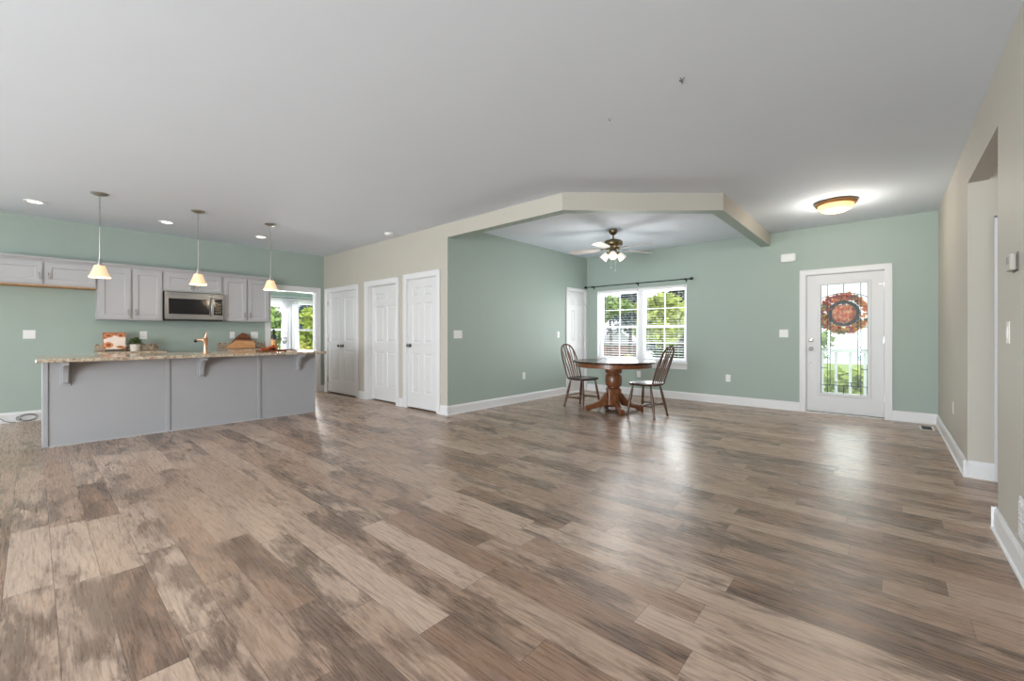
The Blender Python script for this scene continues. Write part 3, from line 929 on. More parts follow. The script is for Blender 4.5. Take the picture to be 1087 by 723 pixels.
# ------------------------------------------------------------------ lights in the kitchen
def pendant(y, label):
    x = -6.63
    r = empty('pendant_light', (x, y, CH), 0, label, 'pendant light', 'pendant lights over the island')
    ca = MB().lathe([(0, 0), (.076, 0), (.076, -.006), (.068, -.014), (.045, -.024), (.02, -.032), (0, -.034)], (0, 0, -.001), 30).build('canopy', NICKEL, r, smooth=True)
    # chain links
    mb = MB(); z = -.034; k = 0
    while z > -.36:
        pts = []
        for i in range(10):
            a = 2 * pi * i / 10
            u, w = .007 * cos(a), .017 * sin(a)
            pts.append((u, 0, z - .014 + w) if k % 2 else (0, u, z - .014 + w))
        mb.tube(pts, .0024, 5, closed=True)
        z -= .0265; k += 1
    mb.build('chain', DARKN, r, smooth=True)
    MB().tube([(0, 0, z + .006), (0, 0, -.745)], .005, 8).build('rod', NICKEL, r)
    MB().lathe([(0, -.735), (.012, -.735), (.018, -.75), (.018, -.79), (.03, -.80), (.03, -.812), (0, -.812)], (0, 0, 0), 18).build('socket', NICKEL, r, smooth=True)
    sh = [(.046, -.812), (.053, -.835), (.064, -.87), (.079, -.912), (.096, -.945), (.092, -.945), (.075, -.909), (.060, -.866), (.049, -.831), (.044, -.815)]
    MB().lathe(sh + [sh[0]], (0, 0, 0), 32).lathe([(0, -.8125), (.046, -.8125), (.046, -.815), (0, -.815)], (0, 0, 0), 32).build('lamp_shade', SHADE, r, smooth=True)
    MB().ball((0, 0, -.875), .026, .026, .036).build('bulb', LAMPW, r, smooth=True)
    light('pendant_glow', 'POINT', (0, 0, -.97), 5, (1, .80, .56), .05, parent=r)
    return r
pendant(.495, 'pendant light with cone shade over the left end of the island')
pendant(1.405, 'pendant light with cone shade over the middle of the island')
pendant(2.26, 'pendant light with cone shade over the right end of the island')
def downlight(y, label):
    r = empty('recessed_light', (-7.61, y, CH), 0, label, 'recessed light', 'recessed ceiling lights')
    MB().lathe([(.062, -.001), (.092, -.001), (.092, -.005), (.085, -.010), (.062, -.006), (.062, -.001)], (0, 0, 0), 30).build('trim_ring', PLATE, r, smooth=True)
    MB().lathe([(0, -.002), (.0615, -.002), (.0615, -.005), (0, -.005)], (0, 0, 0), 30).build('lens', LAMPW, r)
    l = light('downlight_glow', 'SPOT', (0, 0, -.02), 7, (1, .95, .88), .06, parent=r)
    l.data.spot_size = radians(120); l.data.spot_blend = .8
downlight(.012, 'round recessed ceiling light at the far left over the fridge space')
downlight(1.25, 'round recessed ceiling light in front of the microwave')
downlight(2.45, 'round recessed ceiling light near the breakfast room opening')

# flush mount light
fl = empty('flush_mount_light', (-.463, 6.345, CH), 0, 'glowing amber glass bowl light with bronze rim on the entry ceiling', 'ceiling light')
MB().lathe([(0, -.001), (.185, -.001), (.205, -.012), (.208, -.026), (.195, -.044), (.178, -.048), (.17, -.04), (0, -.04)], (0, 0, 0), 40).build('rim', BRONZE, fl, smooth=True)
MB().lathe([(.176, -.046), (.172, -.07), (.15, -.098), (.11, -.118), (.06, -.128), (0, -.131), (0, -.127), (.06, -.124), (.108, -.114), (.146, -.095), (.167, -.068), (.17, -.046), (.176, -.046)], (0, 0, 0), 40).build('glass_bowl', BOWL, fl, smooth=True)
MB().lathe([(0, -.129), (.014, -.131), (.012, -.14), (.006, -.147), (0, -.148)], (0, 0, 0), 14).build('finial', BRONZE, fl, smooth=True)
light('flush_glow', 'POINT', (0, 0, -.20), 22, (1, .92, .8), .15, parent=fl)

# smoke detector
sd = empty('smoke_detector', (-5.83, 3.686, CH), 0, 'small white smoke detector on the ceiling above the closet doors', 'smoke detector')
MB().lathe([(0, -.001), (.068, -.001), (.068, -.012), (.062, -.03), (.05, -.036), (0, -.038)], (0, 0, 0), 30).build('body', PLATE, sd, smooth=True)
MB().lathe([(0, -.0375), (.012, -.0375), (.012, -.040), (0, -.041)], (0, 0, 0), 14).build('test_button', PLATE2, sd)

# two little leftover anchors in the ceiling
for i, (x, y, l) in enumerate(((-.964, 2.68, 'larger dark leftover screw anchor and hook in the ceiling, nearer the camera'), (-1.537, 2.822, 'fainter small leftover screw anchor in the ceiling, left of the darker one'))):
    k = 1.0 if i == 0 else .55
    r = empty('ceiling_hook', (x, y, CH), YAW, l, 'ceiling hook')
    MB().lathe([(0, -.001), (.012 * k, -.001), (.010 * k, -.006 * k), (0, -.007 * k)], (0, 0, 0), 12).build('anchor', DARKN, r)
    MB().tube([(0, 0, -.004), (0, -.004, -.012 * k), (.006 * k, -.006, -.02 * k), (.002, -.004, -.026 * k)], .0025 * k, 6).build('wire', BLACK, r)
    MB().lathe([(0, -.001), (.005 * k, -.001), (0, -.003)], (-.012, -.022, 0), 8).lathe([(0, -.001), (.006 * k, -.001), (0, -.003)], (.010, -.022, 0), 8).build('screw_hole', BLACK, r)

# ------------------------------------------------------------------ ceiling fan
cf = empty('ceiling_fan', (-3.113, 5.83, CH), YAW, 'brass ceiling fan with five whitewashed blades and frosted lights over the table', 'ceiling fan')
MB().lathe([(0, -.001), (.068, -.001), (.070, -.02), (.055, -.055), (.028, -.078), (0, -.08)], (0, 0, 0), 28).build('canopy', BRASS, cf, smooth=True)
MB().tube([(0, 0, -.075), (0, 0, -.15)], .0125, 12).build('downrod', BRASS, cf, smooth=True)
MB().lathe([(0, -.135), (.03, -.137), (.06, -.145), (.125, -.165), (.14, -.185), (.14, -.225), (.128, -.245), (.08, -.255), (.06, -.27), (.06, -.30), (0, -.30)], (0, 0, 0), 36).build('motor', BRASS, cf, smooth=True)
for k in range(5):
    a = radians(162 + 72 * k)
    M = Matrix.Rotation(a, 4, 'Z') @ Matrix.Translation((0, 0, -.295)) @ Matrix.Rotation(radians(11), 4, 'X')
    pl = [(.19, -.05), (.30, -.062), (.60, -.072), (.645, -.066), (.66, -.045), (.66, .045), (.645, .066), (.60, .072), (.30, .062), (.19, .05)]
    bl = MB().prism(pl, lambda p, q, d: M @ Vector((p, q, d - .028 * (p - .19))), -.004, .004).build('blade', BLADE, cf)
    MB().prism([(.07, -.014), (.13, -.012), (.17, -.03), (.26, -.036), (.28, 0), (.26, .036), (.17, .03), (.13, .012), (.07, .014)], lambda p, q, d: M @ Vector((p, q, d - .028 * max(0, p - .19))), .0045, .010).tube([M @ Vector((.05, 0, .02)), M @ Vector((.12, 0, .012))], .010, 8).build('blade_iron', BRASS, bl)
MB().lathe([(0, -.30), (.05, -.30), (.056, -.32), (.05, -.355), (.03, -.37), (0, -.372)], (0, 0, 0), 26).build('light_fitter', BRASS, cf, smooth=True)
for a in (255, 150, 15):
    a = radians(a)
    d = Vector((cos(a), sin(a), 0))
    tilt = Matrix.Rotation(a, 4, 'Z') @ Matrix.Rotation(radians(180 - 42), 4, 'Y')   # axis pointing out and down
    ar = MB().tube([d * .04 + Vector((0, 0, -.335)), d * .085 + Vector((0, 0, -.338))], .011, 10)
    c0 = d * .075 + Vector((0, 0, -.335))
    ar.lathe([(0, 0), (.022, 0), (.026, .03), (0, .032)], c0, 18, tilt)
    arm = ar.build('lamp_arm', BRASS, cf, smooth=True)
    pr = [(.027, .024), (.042, .045), (.052, .075), (.056, .105), (.062, .128), (.059, .128), (.052, .103), (.048, .075), (.038, .047), (.022, .026), (.027, .024)]
    MB().lathe(pr, c0, 24, tilt).build('lamp_shade', FROST, cf, smooth=True)
    MB().ball(c0 + tilt @ Vector((0, 0, .07)), .024).build('bulb', LAMPW, cf, smooth=True)
for q, zz in (((.03, -.02), -.60), ((-.035, -.01), -.56)):
    MB().tube([(q[0], q[1], -.365), (q[0], q[1], zz)], .0016, 5).lathe([(0, zz), (.005, zz - .004), (.006, zz - .02), (0, zz - .026)], (q[0], q[1], 0), 10).build('pull_chain', NICKEL, cf)
light('fan_glow', 'POINT', (0, 0, -.80), 23, (1, .97, .92), .3, parent=cf)

# ------------------------------------------------------------------ dining table and chairs
tx, ty, _ = world(1.545, 6.45)
tb = empty('dining_table', (tx, ty, 0), YAW, 'round dark topped pedestal dining table on four curved feet under the fan', 'table')
MB().lathe([(0, .728), (.585, .728), (.602, .733), (.610, .742), (.610, .748), (.600, .757), (0, .757)], (0, 0, 0), 72).build('tabletop', OAKT, tb, smooth=True)
MB().lathe([(.535, .668), (.555, .668), (.555, .7275), (.535, .7275), (.535, .668)], (0, 0, 0), 72).build('apron', OAKR, tb, smooth=True)
MB().box(-.098, .098, -.098, .098, .085, .345).build('pedestal_block', OAKR, tb, bevel=.018)
MB().lathe([(0, .345), (.085, .345), (.098, .352), (.098, .362), (.088, .368), (.112, .378), (.122, .40), (.126, .46), (.122, .525), (.112, .548), (.092, .556), (.090, .566), (.118, .574), (.126, .59), (.126, .66), (.118, .668), (.118, .695), (.20, .70), (.20, .7275), (0, .7275)], (0, 0, 0), 40).build('pedestal', OAKR, tb, smooth=True)
MB().lathe([(0, .02), (.125, .02), (.135, .03), (.135, .07), (.118, .085), (0, .085)], (0, 0, 0), 8).build('pedestal_base', OAKD, tb)
for k in range(4):
    a = radians(3 + 90 * k)
    prof = [(.10, .085), (.10, .275), (.125, .268), (.15, .235), (.18, .19), (.225, .15), (.29, .118), (.36, .098), (.42, .084), (.447, .055), (.437, .016), (.41, .0), (.375, .0), (.35, .022), (.30, .036), (.22, .056), (.16, .075)]
    MB().prism(prof, lambda p, q, d: (p * cos(a) - d * sin(a), p * sin(a) + d * cos(a), q), -.036, .036).build('foot', OAKR, tb, bevel=.010)

def make_chair(label):
    r = empty('windsor_chair', (0, 0, 0), 0, label, 'chair', 'windsor chairs at the dining table')
    # seat: faces +x
    n = 40; poly = []
    for i in range(n):
        a = 2 * pi * i / n
        e = 2.9
        cx = abs(cos(a)) ** (2 / e) * (1 if cos(a) >= 0 else -1); sy = abs(sin(a)) ** (2 / e) * (1 if sin(a) >= 0 else -1)
        poly.append((.205 * cx, (.215 + .018 * cx) * sy))
    mb = MB()
    rings = []
    for z, k in ((.420, .93), (.428, .985), (.442, 1.0), (.452, .985)):
        rings.append([mb.bm.verts.new((x * k, y * k, z)) for x, y in poly])
    rings.append([mb.bm.verts.new((x * .7 + .0, y * .7, .444)) for x, y in poly])
    for A, B in zip(rings, rings[1:]):
        for i in range(n): mb.bm.faces.new((A[i], A[(i + 1) % n], B[(i + 1) % n], B[i]))
    mb.bm.faces.new(rings[0][::-1]); mb.bm.faces.new(rings[-1])
    mb.build('seat', OAKT, r, smooth=True)
    # hoop back
    base, rake, H_ = -.165, .16, .495
    def back(y, h): return Vector((base - rake * h / H_ - .02 * (h / H_) ** 2, y, .448 + h))
    pts = []
    for i in range(29):
        q = i / 28 * pi
        cy, s_ = cos(q), sin(q)
        y = -.185 * (abs(cy) ** .75) * (1 if cy >= 0 else -1)
        h = H_ * s_ ** .62 if s_ > 1e-6 else 0
        wide = 1 - .18 * (1 - h / H_) 
        pts.append(back(y * wide, h))
    pts[0].z -= .015; pts[-1].z -= .015
    MB().tube(pts, .0125, 10).build('hoop', OAKC, r, smooth=True)
    def hoop_h(y):
        best = max((p for p in pts), key=lambda p: -abs(p.y - y) + (0 if p.z > .7 else -9))
        return best.z - .448
    for k in (-2, -1, 1, 2):
        yb, yt = k * .044, k * .062
        h = hoop_h(yt)
        MB().tube([back(yb, -.012), back((yb * .6 + yt * .4), h * .35), back((yb * .3 + yt * .7), h * .7), back(yt, h)], [.007, .009, .007, .0055], 8).build('spindle', OAKC, r, smooth=True)
    # centre arrow splat
    h = hoop_h(0)
    sp = [(-.010, -.012), (-.012, h * .3), (-.02, h * .52), (-.03, h * .64), (-.024, h * .74), (-.010, h * .84), (-.008, h), (.008, h), (.010, h * .84), (.024, h * .74), (.03, h * .64), (.02, h * .52), (.012, h * .3), (.010, -.012)]
    MB().prism(sp, lambda a, b, d: back(a, b) + Vector((d, 0, 0)), -.005, .005).build('splat', OAKR, r, bevel=.002)
    # legs
    tops = {(1, 1): (.125, .135), (1, -1): (.125, -.135), (-1, 1): (-.125, .12), (-1, -1): (-.125, -.12)}
    feet = {}
    for (sx, sy), (x, y) in tops.items():
        f = Vector((x + sx * (.055 if sx > 0 else .085), y + sy * .06, 0)); t_ = Vector((x, y, .43))
        feet[(sx, sy)] = (f, t_)
        P = lambda q: f + (t_ - f) * q
        MB().tube([P(0), P(.03), P(.12), P(.30), P(.42), P(.46), P(.50), P(.75), P(.93), P(1)], [.0125, .015, .012, .0175, .02, .015, .02, .0165, .012, .012], 12).build('leg', OAKC, r, smooth=True)
    at = lambda k, q: feet[k][0] + (feet[k][1] - feet[k][0]) * q
    mids = []
    for sy in (1, -1):
        a, b = at((1, sy), .36), at((-1, sy), .36)
        m_ = (a + b) / 2; mids.append(m_)
        MB().tube([a, (a + m_) / 2, m_, (b + m_) / 2, b], [.008, .011, .013, .011, .008], 10).build('stretcher', OAKC, r, smooth=True)
    MB().tube([mids[0], (mids[0] + mids[1]) / 2, mids[1]], [.008, .012, .008], 10).build('stretcher', OAKC, r, smooth=True)
    a, b = at((-1, 1), .42), at((-1, -1), .42)
    MB().tube([a, (a + b) / 2, b], [.007, .010, .007], 10).build('stretcher', OAKC, r, smooth=True)
    return r
ch1 = make_chair('dark wooden spindle back chair left of the round table, in front of the corner door')
ch2 = copy_tree(ch1)
ch2['label'] = 'dark wooden spindle back chair right of the round table, below the window'
ch1.location = world(1.125, 6.75); ch1.rotation_euler = (0, 0, head(.64, -.77))
ch2.location = world(1.915, 6.03); ch2.rotation_euler = (0, 0, head(-.68, .73))
for c_ in (ch1, ch2): c_.scale = (1.05, 1.05, 1.05)

# ------------------------------------------------------------------ wall plates, vents, thermostat
def plate(name, loc, rz, w, h, label, cat, kind='switch', gangs=1, m=PLATE):
    r = empty(name, loc, rz, label, cat)
    MB().box(-w / 2, w / 2, -.006, -.0005, -h / 2, h / 2).build('cover_plate', m, r, bevel=.002)
    for g_ in range(gangs):
        cx = (g_ - (gangs - 1) / 2) * .046
        if kind == 'switch':
            MB().prism([(-.0065, -.033), (-.0095, .0), (-.0065, .033), (-.005, .033), (-.005, -.033)], lambda a, b, d: (d + cx, a, b), -.016, .016).build('rocker', PLATE, r)
        elif kind == 'toggle':
            MB().box(cx - .005, cx + .005, -.018, -.006, -.004, .012).build('toggle', PLATE2, r)
        elif kind == 'outlet':
            for s_ in (-1, 1):
                o_ = MB().box(cx - .017, cx + .017, -.008, -.006, s_ * .021 - .014, s_ * .021 + .014).build('receptacle', PLATE, r, bevel=.004)
                MB().box(cx - .008, cx - .005, -.0085, -.0078, s_ * .021 - .004, s_ * .021 + .006).box(cx + .005, cx + .008, -.0085, -.0078, s_ * .021 - .004, s_ * .021 + .006).build('slot', DARKN, o_)
    return r
BR, KR, RR = 0, pi / 2, -pi / 2
plate('light_switch', (-1.194, YB, 1.172), BR, .117, .12, 'white double switch plate just left of the front door', 'light switch', 'switch', 2)
plate('wall_outlet', (-1.982, YB, .43), BR, .072, .116, 'white outlet low on the green wall between dining window and front door', 'outlet', 'outlet')
plate('wall_outlet', (-3.55, YB, .40), BR, .072, .116, 'white outlet under the dining window behind the table', 'outlet', 'outlet')
plate('light_switch', (XD, 4.113, 1.157), KR, .162, .118, 'wide white switch plate near the start of the green dining wall', 'light switch', 'switch', 3)
plate('light_switch', (XD, 6.635, 1.155), KR, .072, .116, 'narrow white switch plate beside the corner door', 'light switch', 'switch')
plate('wall_outlet', (XD, 5.614, .443), KR, .072, .116, 'white outlet low on the green dining wall', 'outlet', 'outlet')
plate('wall_plate', (XK, -.036, 1.156), KR, .112, .116, 'square blank white plate on the kitchen wall in the empty fridge space', 'wall plate', 'blank')
plate('wall_outlet', (XK, 1.125, 1.145), KR, .085, .12, 'white outlet on the kitchen wall above the potted plant', 'outlet', 'outlet')
plate('wall_outlet', (XK, 2.31, 1.145), KR, .072, .118, 'white outlet on the kitchen wall left of the cutting boards', 'outlet', 'outlet')
plate('light_switch', (XK, 2.655, 1.145), KR, .117, .12, 'white double switch plate on the kitchen wall right of the cutting boards', 'light switch', 'switch', 2)
plate('light_switch', (XR, 3.452, 1.163), RR, .072, .118, 'ivory light switch below the thermostat on the right wall', 'light switch', 'switch', 1, PLATE2)
plate('wall_outlet', (XR, 5.981, .434), RR, .072, .116, 'ivory outlet low on the right wall beyond the passage', 'outlet', 'outlet', 1, PLATE2)
# wall register low on the near right wall, cut by the picture edge
wr = empty('wall_register', (XR, 3.03, .272), RR, 'white vent cover low on the right wall at the picture edge', 'vent')
MB().box(-.14, .14, -.008, -.0005, -.10, .10).build('frame', PLATE, wr, bevel=.003)
mb = MB()
for i in range(9): mb.box(-.12, .12, -.014, -.008, -.08 + i * .0185, -.08 + i * .0185 + .010)
mb.build('louvres', PLATE, wr)
# thermostat
th = empty('thermostat', (XR, 3.285, 1.515), RR, 'silver grey thermostat on the right wall above the light switch', 'thermostat')
MB().box(-.058, .058, -.006, -.0005, -.048, .048).build('wall_plate', DARKN, th, bevel=.003)
MB().box(-.052, .052, -.028, -.006, -.042, .042).build('body', THERM, th, bevel=.006)
MB().box(-.03, .03, -.0295, -.0275, -.005, .03).build('display', DARKN, th)
# door chime
dc = empty('door_chime', (-1.135, YB, 2.325), 0, 'white door chime box high on the wall left of the front door', 'door chime')
MB().box(-.10, .10, -.045, -.0005, -.066, .066).build('cover', PLATE, dc, bevel=.021)
MB().box(-.08, .08, -.047, -.0445, -.045, .045).build('grille', PLATE, dc)
# floor register
fv = empty('floor_register', (.362, 7.28, 0), pi / 2, 'tan metal floor vent in front of the baseboard in the right corner', 'vent')
MB().box(-.15, .15, -.065, .065, .0005, .005).build('frame', PLATE2, fv, bevel=.002)
mb = MB()
for i in range(14): mb.box(-.125 + i * .0182, -.112 + i * .0182, -.045, .045, .005, .0065)
mb.build('slots', BLACK, fv)
# water line coil
cw = empty('coiled_cable', (XK + .05, -.06, 0), 0, 'thin dark coiled line lying against the baseboard in the fridge space', 'cable')
pts = []
for i in range(70):
    a = i / 69 * 2 * pi * 2.2 + 2.6
    k = 1 - .35 * i / 69
    pts.append((.02 + .018 * sin(a * .5), .01 + .10 * k * cos(a), .058 + .05 * k * sin(a)))
pre = [(.005, -.34, .175), (.01, -.30, .15), (.012, -.24, .09), (.02, -.18, .03), (.03, -.12, .008)]
MB().tube(pre + [(.03, -.09, .01)], .004, 6).build('lead', BLACK, cw, smooth=True)
MB().tube(pts, .0038, 6).build('coil', BLACK, cw, smooth=True)

# ------------------------------------------------------------------ counter things
CT = .9145
# cookbook on an easel, left back counter
bs = empty('cookbook_stand', (XK + .24, .775, CT), pi / 2, 'small dark easel holding the picture cookbook on the left back counter', 'book stand')
MB().box(-.10, .10, -.05, -.03, .0, .03).build('ledge', DARKN, bs)
for s_ in (-1, 1): MB().tube([(s_ * .08, -.045, .004), (s_ * .07, .06, .16)], .006, 8).build('upright', DARKN, bs)
MB().tube([(0, .16, .004), (0, .06, .16)], .006, 8).tube([(-.07, .06, .16), (.07, .06, .16)], .006, 8).build('strut', DARKN, bs)
ck = empty('cookbook', (XK + .24, .775, CT + .031), pi / 2, 'square cookbook with food pictures on its cover standing on the left back counter', 'book')
tilt = radians(-16)
BM = Matrix.Translation((0, -.042, 0)) @ Matrix.Rotation(tilt, 4, 'X')
def tb_box(mb, x0, x1, y0, y1, z0, z1):
    n0 = len(mb.bm.verts); mb.box(x0, x1, y0, y1, z0, z1); mb.bm.verts.ensure_lookup_table()
    for v in mb.bm.verts[n0:]: v.co = BM @ v.co
    return mb
tb_box(MB(), -.118, .118, .003, .018, 0, .245).build('pages', PAPER, ck)
FOOD1 = mat('cover_russet', rgb(186, 112, 72), .4, var=.5, scale=28)
FOOD2 = mat('cover_cream', rgb(240, 222, 210), .4, var=.06, scale=20)
tb_box(MB(), -.121, .121, -.001, .003, -.003, .248).build('cover', FOOD1, ck)
def blob(mb, cx, cz, rx, rz, y=-.0016, n=22):
    vs = [mb.bm.verts.new(BM @ Vector((cx + rx * cos(2 * pi * i / n), y, cz + rz * sin(2 * pi * i / n)))) for i in range(n)]
    mb.bm.faces.new(vs)
mb = MB(); mb.prism([(-.10, .0), (.055, .0), (.118, .03), (.118, .18), (.05, .19), (-.01, .205), (-.06, .17), (-.115, .145), (-.11, .09), (-.04, .08)], lambda a, b, d: BM @ Vector((a, d, b)), -.0022, -.001)
mb.build('cover_picture', FOOD2, ck)
DISH = mat('cover_dish', rgb(214, 142, 96), .4, var=.55, scale=45); DISHC = mat('cover_centre', rgb(150, 76, 44), .4, var=.4, scale=60)
for cx_, cz_, rx_, rz_ in ((-.06, .20, .05, .03), (.07, .205, .042, .033), (-.063, .06, .05, .045), (.06, .03, .045, .02)):
    mb = MB(); blob(mb, cx_, cz_, rx_, rz_, -.003); dsh = mb.build('cover_dish', DISH, ck)
    mb = MB(); blob(mb, cx_, cz_, rx_ * .55, rz_ * .48, -.0036); mb.build('dish_centre', DISHC, dsh)

# potted plant on the left back counter
pp = empty('potted_plant', (XK + .36, .985, CT), 0, 'small leafy plant in a white pot on the left back counter', 'plant')
MB().lathe([(0, 0), (.048, 0), (.052, .005), (.058, .085), (.062, .09), (.062, .098), (.054, .098), (.052, .08), (0, .08)], (0, 0, 0), 26).build('pot', CERAM, pp, smooth=True)
MB().lathe([(0, .081), (.051, .081), (.04, .088), (0, .09)], (0, 0, 0), 18).build('soil', TWIG, pp)
rn = random.Random(3)
def leaf(mb, base, d, l, w):
    d = d.normalized(); side = d.cross(Vector((0, 0, 1)))
    side = side.normalized() if side.length > 1e-4 else Vector((1, 0, 0))
    up = side.cross(d)
    v = [mb.bm.verts.new(base + d * (l * a) + side * (w * b) - up * (l * c_)) for a, b, c_ in ((0, 0, 0), (.35, .5, -.03), (.35, -.5, -.03), (.75, .4, .05), (.75, -.4, .05), (1, 0, .14), (.4, 0, .04), (.78, 0, .1))]
    for q in ((0, 1, 6), (0, 6, 2), (1, 3, 7, 6), (6, 7, 4, 2), (3, 5, 7), (7, 5, 4)):
        mb.bm.faces.new([v[i] for i in q])
mb1, mb2 = MB(), MB()
for i in range(150):
    a = rn.uniform(0, 2 * pi); e = rn.uniform(.15, 1.4)
    d = Vector((cos(a) * cos(e), sin(a) * cos(e), sin(e)))
    b = Vector((cos(a) * .03 * rn.random(), sin(a) * .03 * rn.random(), .09)) + d * rn.uniform(.01, .075)
    leaf(mb1 if i % 3 else mb2, b, d + Vector((0, 0, -.25)), rn.uniform(.035, .06), rn.uniform(.02, .03))
mb1.build('leaves', LEAF, pp, weld=False); mb2.build('pale_leaves', LEAFL, pp, weld=False)

# cutting boards leaning on the right back counter
def board(name, x, y, poly, th, m, label, lean=.14, stripe=None, ms=None):
    r = empty(name, (x, y, CT + .0045), pi / 2, label, 'cutting board')
    M = Matrix.Rotation(-lean, 4, 'X')
    MB().prism(poly, lambda a, b, d: M @ Vector((a, d, b)), 0, th).build('board', m, r, bevel=.004)
    if stripe:
        MB().prism(stripe, lambda a, b, d: M @ Vector((a, d, b)), -.0015, -.0002).build('dark_stripe', ms, r)
    return r
board('cutting_board', XK + .115, 2.43, [(-.20, 0), (.17, 0), (.20, .02), (.17, .13), (.10, .235), (.06, .262), (.01, .27), (-.05, .225), (-.15, .12)], .022, WOODB, 'dark walnut cutting board with a peaked top leaning at the back of the right counter', .16,
      [(-.115, .155), (.155, .15), (.13, .185), (-.075, .195)], WOODS)
board('cutting_board', XK + .20, 2.38, [(-.22, 0), (.225, 0), (.235, .012), (.232, .105), (.215, .125), (-.05, .14), (-.075, .13), (-.205, .03)], .02, WOODL, 'pale maple cutting board with a sloping end leaning in front of the dark one', .2)

# tray, bottle, glass and leaf sprig on the island
tr_ = empty('serving_tray', (-6.56, 2.31, CT), 0, 'low reddish wood tray on the right end of the island under the bottle', 'tray')
MB().box(-.13, .13, -.22, .22, .0, .010).build('base', WOODB, tr_, bevel=.003)
mb = MB(); mb.box(-.13, -.118, -.22, .22, .0102, .022).box(.118, .13, -.22, .22, .0102, .022).box(-.118, .118, -.22, -.208, .0102, .022).box(-.118, .118, .208, .22, .0102, .022)
mb.build('rim', WOODB, tr_)
TZ = CT + .0105
wx, wy = -6.56, 2.275
wbm = empty('wine_bottle', (wx, wy, TZ), 0, 'dark green wine bottle with tan label on the island tray', 'bottle')
MB().lathe([(0, .004), (.03, 0), (.037, .004), (.038, .02), (.038, .185), (.034, .205), (.02, .232), (.0145, .25), (.014, .292), (.0155, .294), (.0155, .300), (0, .300)], (0, 0, 0), 28).build('glass_body', BOTTLE, wbm, smooth=True)
MB().lathe([(.0385, .04), (.0388, .041), (.0388, .155), (.0385, .156), (.0382, .155), (.0382, .041), (.0385, .04)], (0, 0, 0), 28).build('paper_label', LABELM, wbm, smooth=True)
MB().lathe([(0, .302), (.0155, .302), (.0162, .296), (.0160, .250), (.0152, .249), (.0150, .2945), (0, .3008)], (0, 0, 0), 20).build('foil', CORK, wbm, smooth=True)
wg = empty('wine_glass', (-6.52, 2.40, TZ), 0, 'clear stemmed wine glass right of the wine bottle', 'wine glass')
MB().lathe([(0, 0), (.034, 0), (.034, .002), (.006, .006), (.0035, .012), (.0035, .085), (.008, .092), (0, .094)], (0, 0, 0), 24).build('stem', CLEARG, wg, smooth=True)
MB().lathe([(0, .095), (.012, .096), (.03, .107), (.04, .13), (.041, .155), (.037, .195), (.0355, .195), (.0395, .155), (.0385, .131), (.029, .110), (.012, .099), (0, .098)], (0, 0, 0), 24).build('bowl', CLEARG, wg, smooth=True)
sg = empty('autumn_sprig', (-6.47, 2.19, TZ), 0, 'bunch of red and orange autumn leaves lying by the wine bottle', 'leaves')
for nm, m_, cnt, sd_ in (('red_leaves', RED, 46, 1), ('orange_leaves', ORANGE, 30, 2), ('dark_berries', TWIG, 0, 3)):
    mb = MB(); rn = random.Random(sd_)
    if cnt:
        for i in range(cnt):
            q = rn.uniform(-1, 1)
            b = Vector((rn.uniform(-.03, .03), q * .085, .012 + (1 + q) * .035 * rn.random() + .004))
            a = rn.uniform(0, 2 * pi)
            leaf(mb, b, Vector((cos(a), sin(a), rn.uniform(.1, 1.0))), rn.uniform(.03, .055), rn.uniform(.02, .034))
    else:
        for i in range(12): mb.ball((rn.uniform(-.03, .03), rn.uniform(-.085, .08), .014 + rn.random() * .02), .008, n=8, m=6)
    mb.build(nm, m_, sg, weld=False)
nk = empty('folded_napkin', (-6.36, 2.44, CT), .2, 'small folded white napkin on the island top beside the tray', 'napkin')
MB().box(-.05, .05, -.045, .045, .0003, .006).build('lower_fold', PAPER, nk, bevel=.002)
MB().box(-.048, .046, -.043, .04, .0062, .012).build('upper_fold', PAPER, nk, bevel=.002)

# ------------------------------------------------------------------ wreath on the outside of the front door
wc = (-.475, YB + .115, 1.46)
wr_ = empty('autumn_wreath', wc, 0, 'autumn leaf wreath with a coral pumpkin in the middle on the front door', 'wreath')
mb = MB()
rn = random.Random(9)
for k in range(7):
    pts = []
    for i in range(36):
        a = 2 * pi * i / 36
        rr_ = .165 + .018 * sin(a * 5 + k * 1.3) + rn.uniform(-.004, .004)
        pts.append((rr_ * cos(a), .012 * cos(a * 7 + k), rr_ * sin(a)))
    mb.tube(pts, .009, 6, closed=True)
mb.build('twig_ring', TWIG, wr_, smooth=True)
for nm, m_, cnt, lo, hi in (('orange_leaves', ORANGE, 130, 0, 360), ('red_leaves', RED, 110, 60, 300), ('golden_leaves', YELLOW, 100, 150, 330), ('olive_leaves', OLIVE, 50, 0, 360)):
    mb = MB(); rn = random.Random(len(nm) * 7)
    for i in range(cnt):
        a = radians(rn.uniform(lo, hi))
        rad = Vector((cos(a), 0, sin(a)))
        b = rad * rn.uniform(.185, .26) + Vector((0, rn.uniform(-.04, .03), 0))
        d = rad * rn.uniform(.3, 1) + Vector((rn.uniform(-.7, .7), rn.uniform(-.5, .3), rn.uniform(-.7, .7)))
        d.normalize(); sdv = d.cross(Vector((rn.uniform(-.4, .4), 1, rn.uniform(-.4, .4)))).normalized()
        l, w_ = rn.uniform(.05, .085), rn.uniform(.018, .03)
        mb.quad([b, b + d * l * .5 + sdv * w_, b + d * l, b + d * l * .5 - sdv * w_])
    mb.build(nm, m_, wr_, weld=False)
mb = MB()
for k in range(9):
    a = 2 * pi * k / 9
    mb.ball((.070 * cos(a), .03 + .022 * sin(a), -.005), .078, .05, .135, 12, 9)
pk = mb.build('pumpkin', PINK, wr_, smooth=True, weld=False)
MB().tube([(0, .03, .11), (.004, .025, .15), (.012, .02, .19), (.006, .02, .215)], [.03, .017, .012, .005], 10).build('stem', STEM, pk, smooth=True)
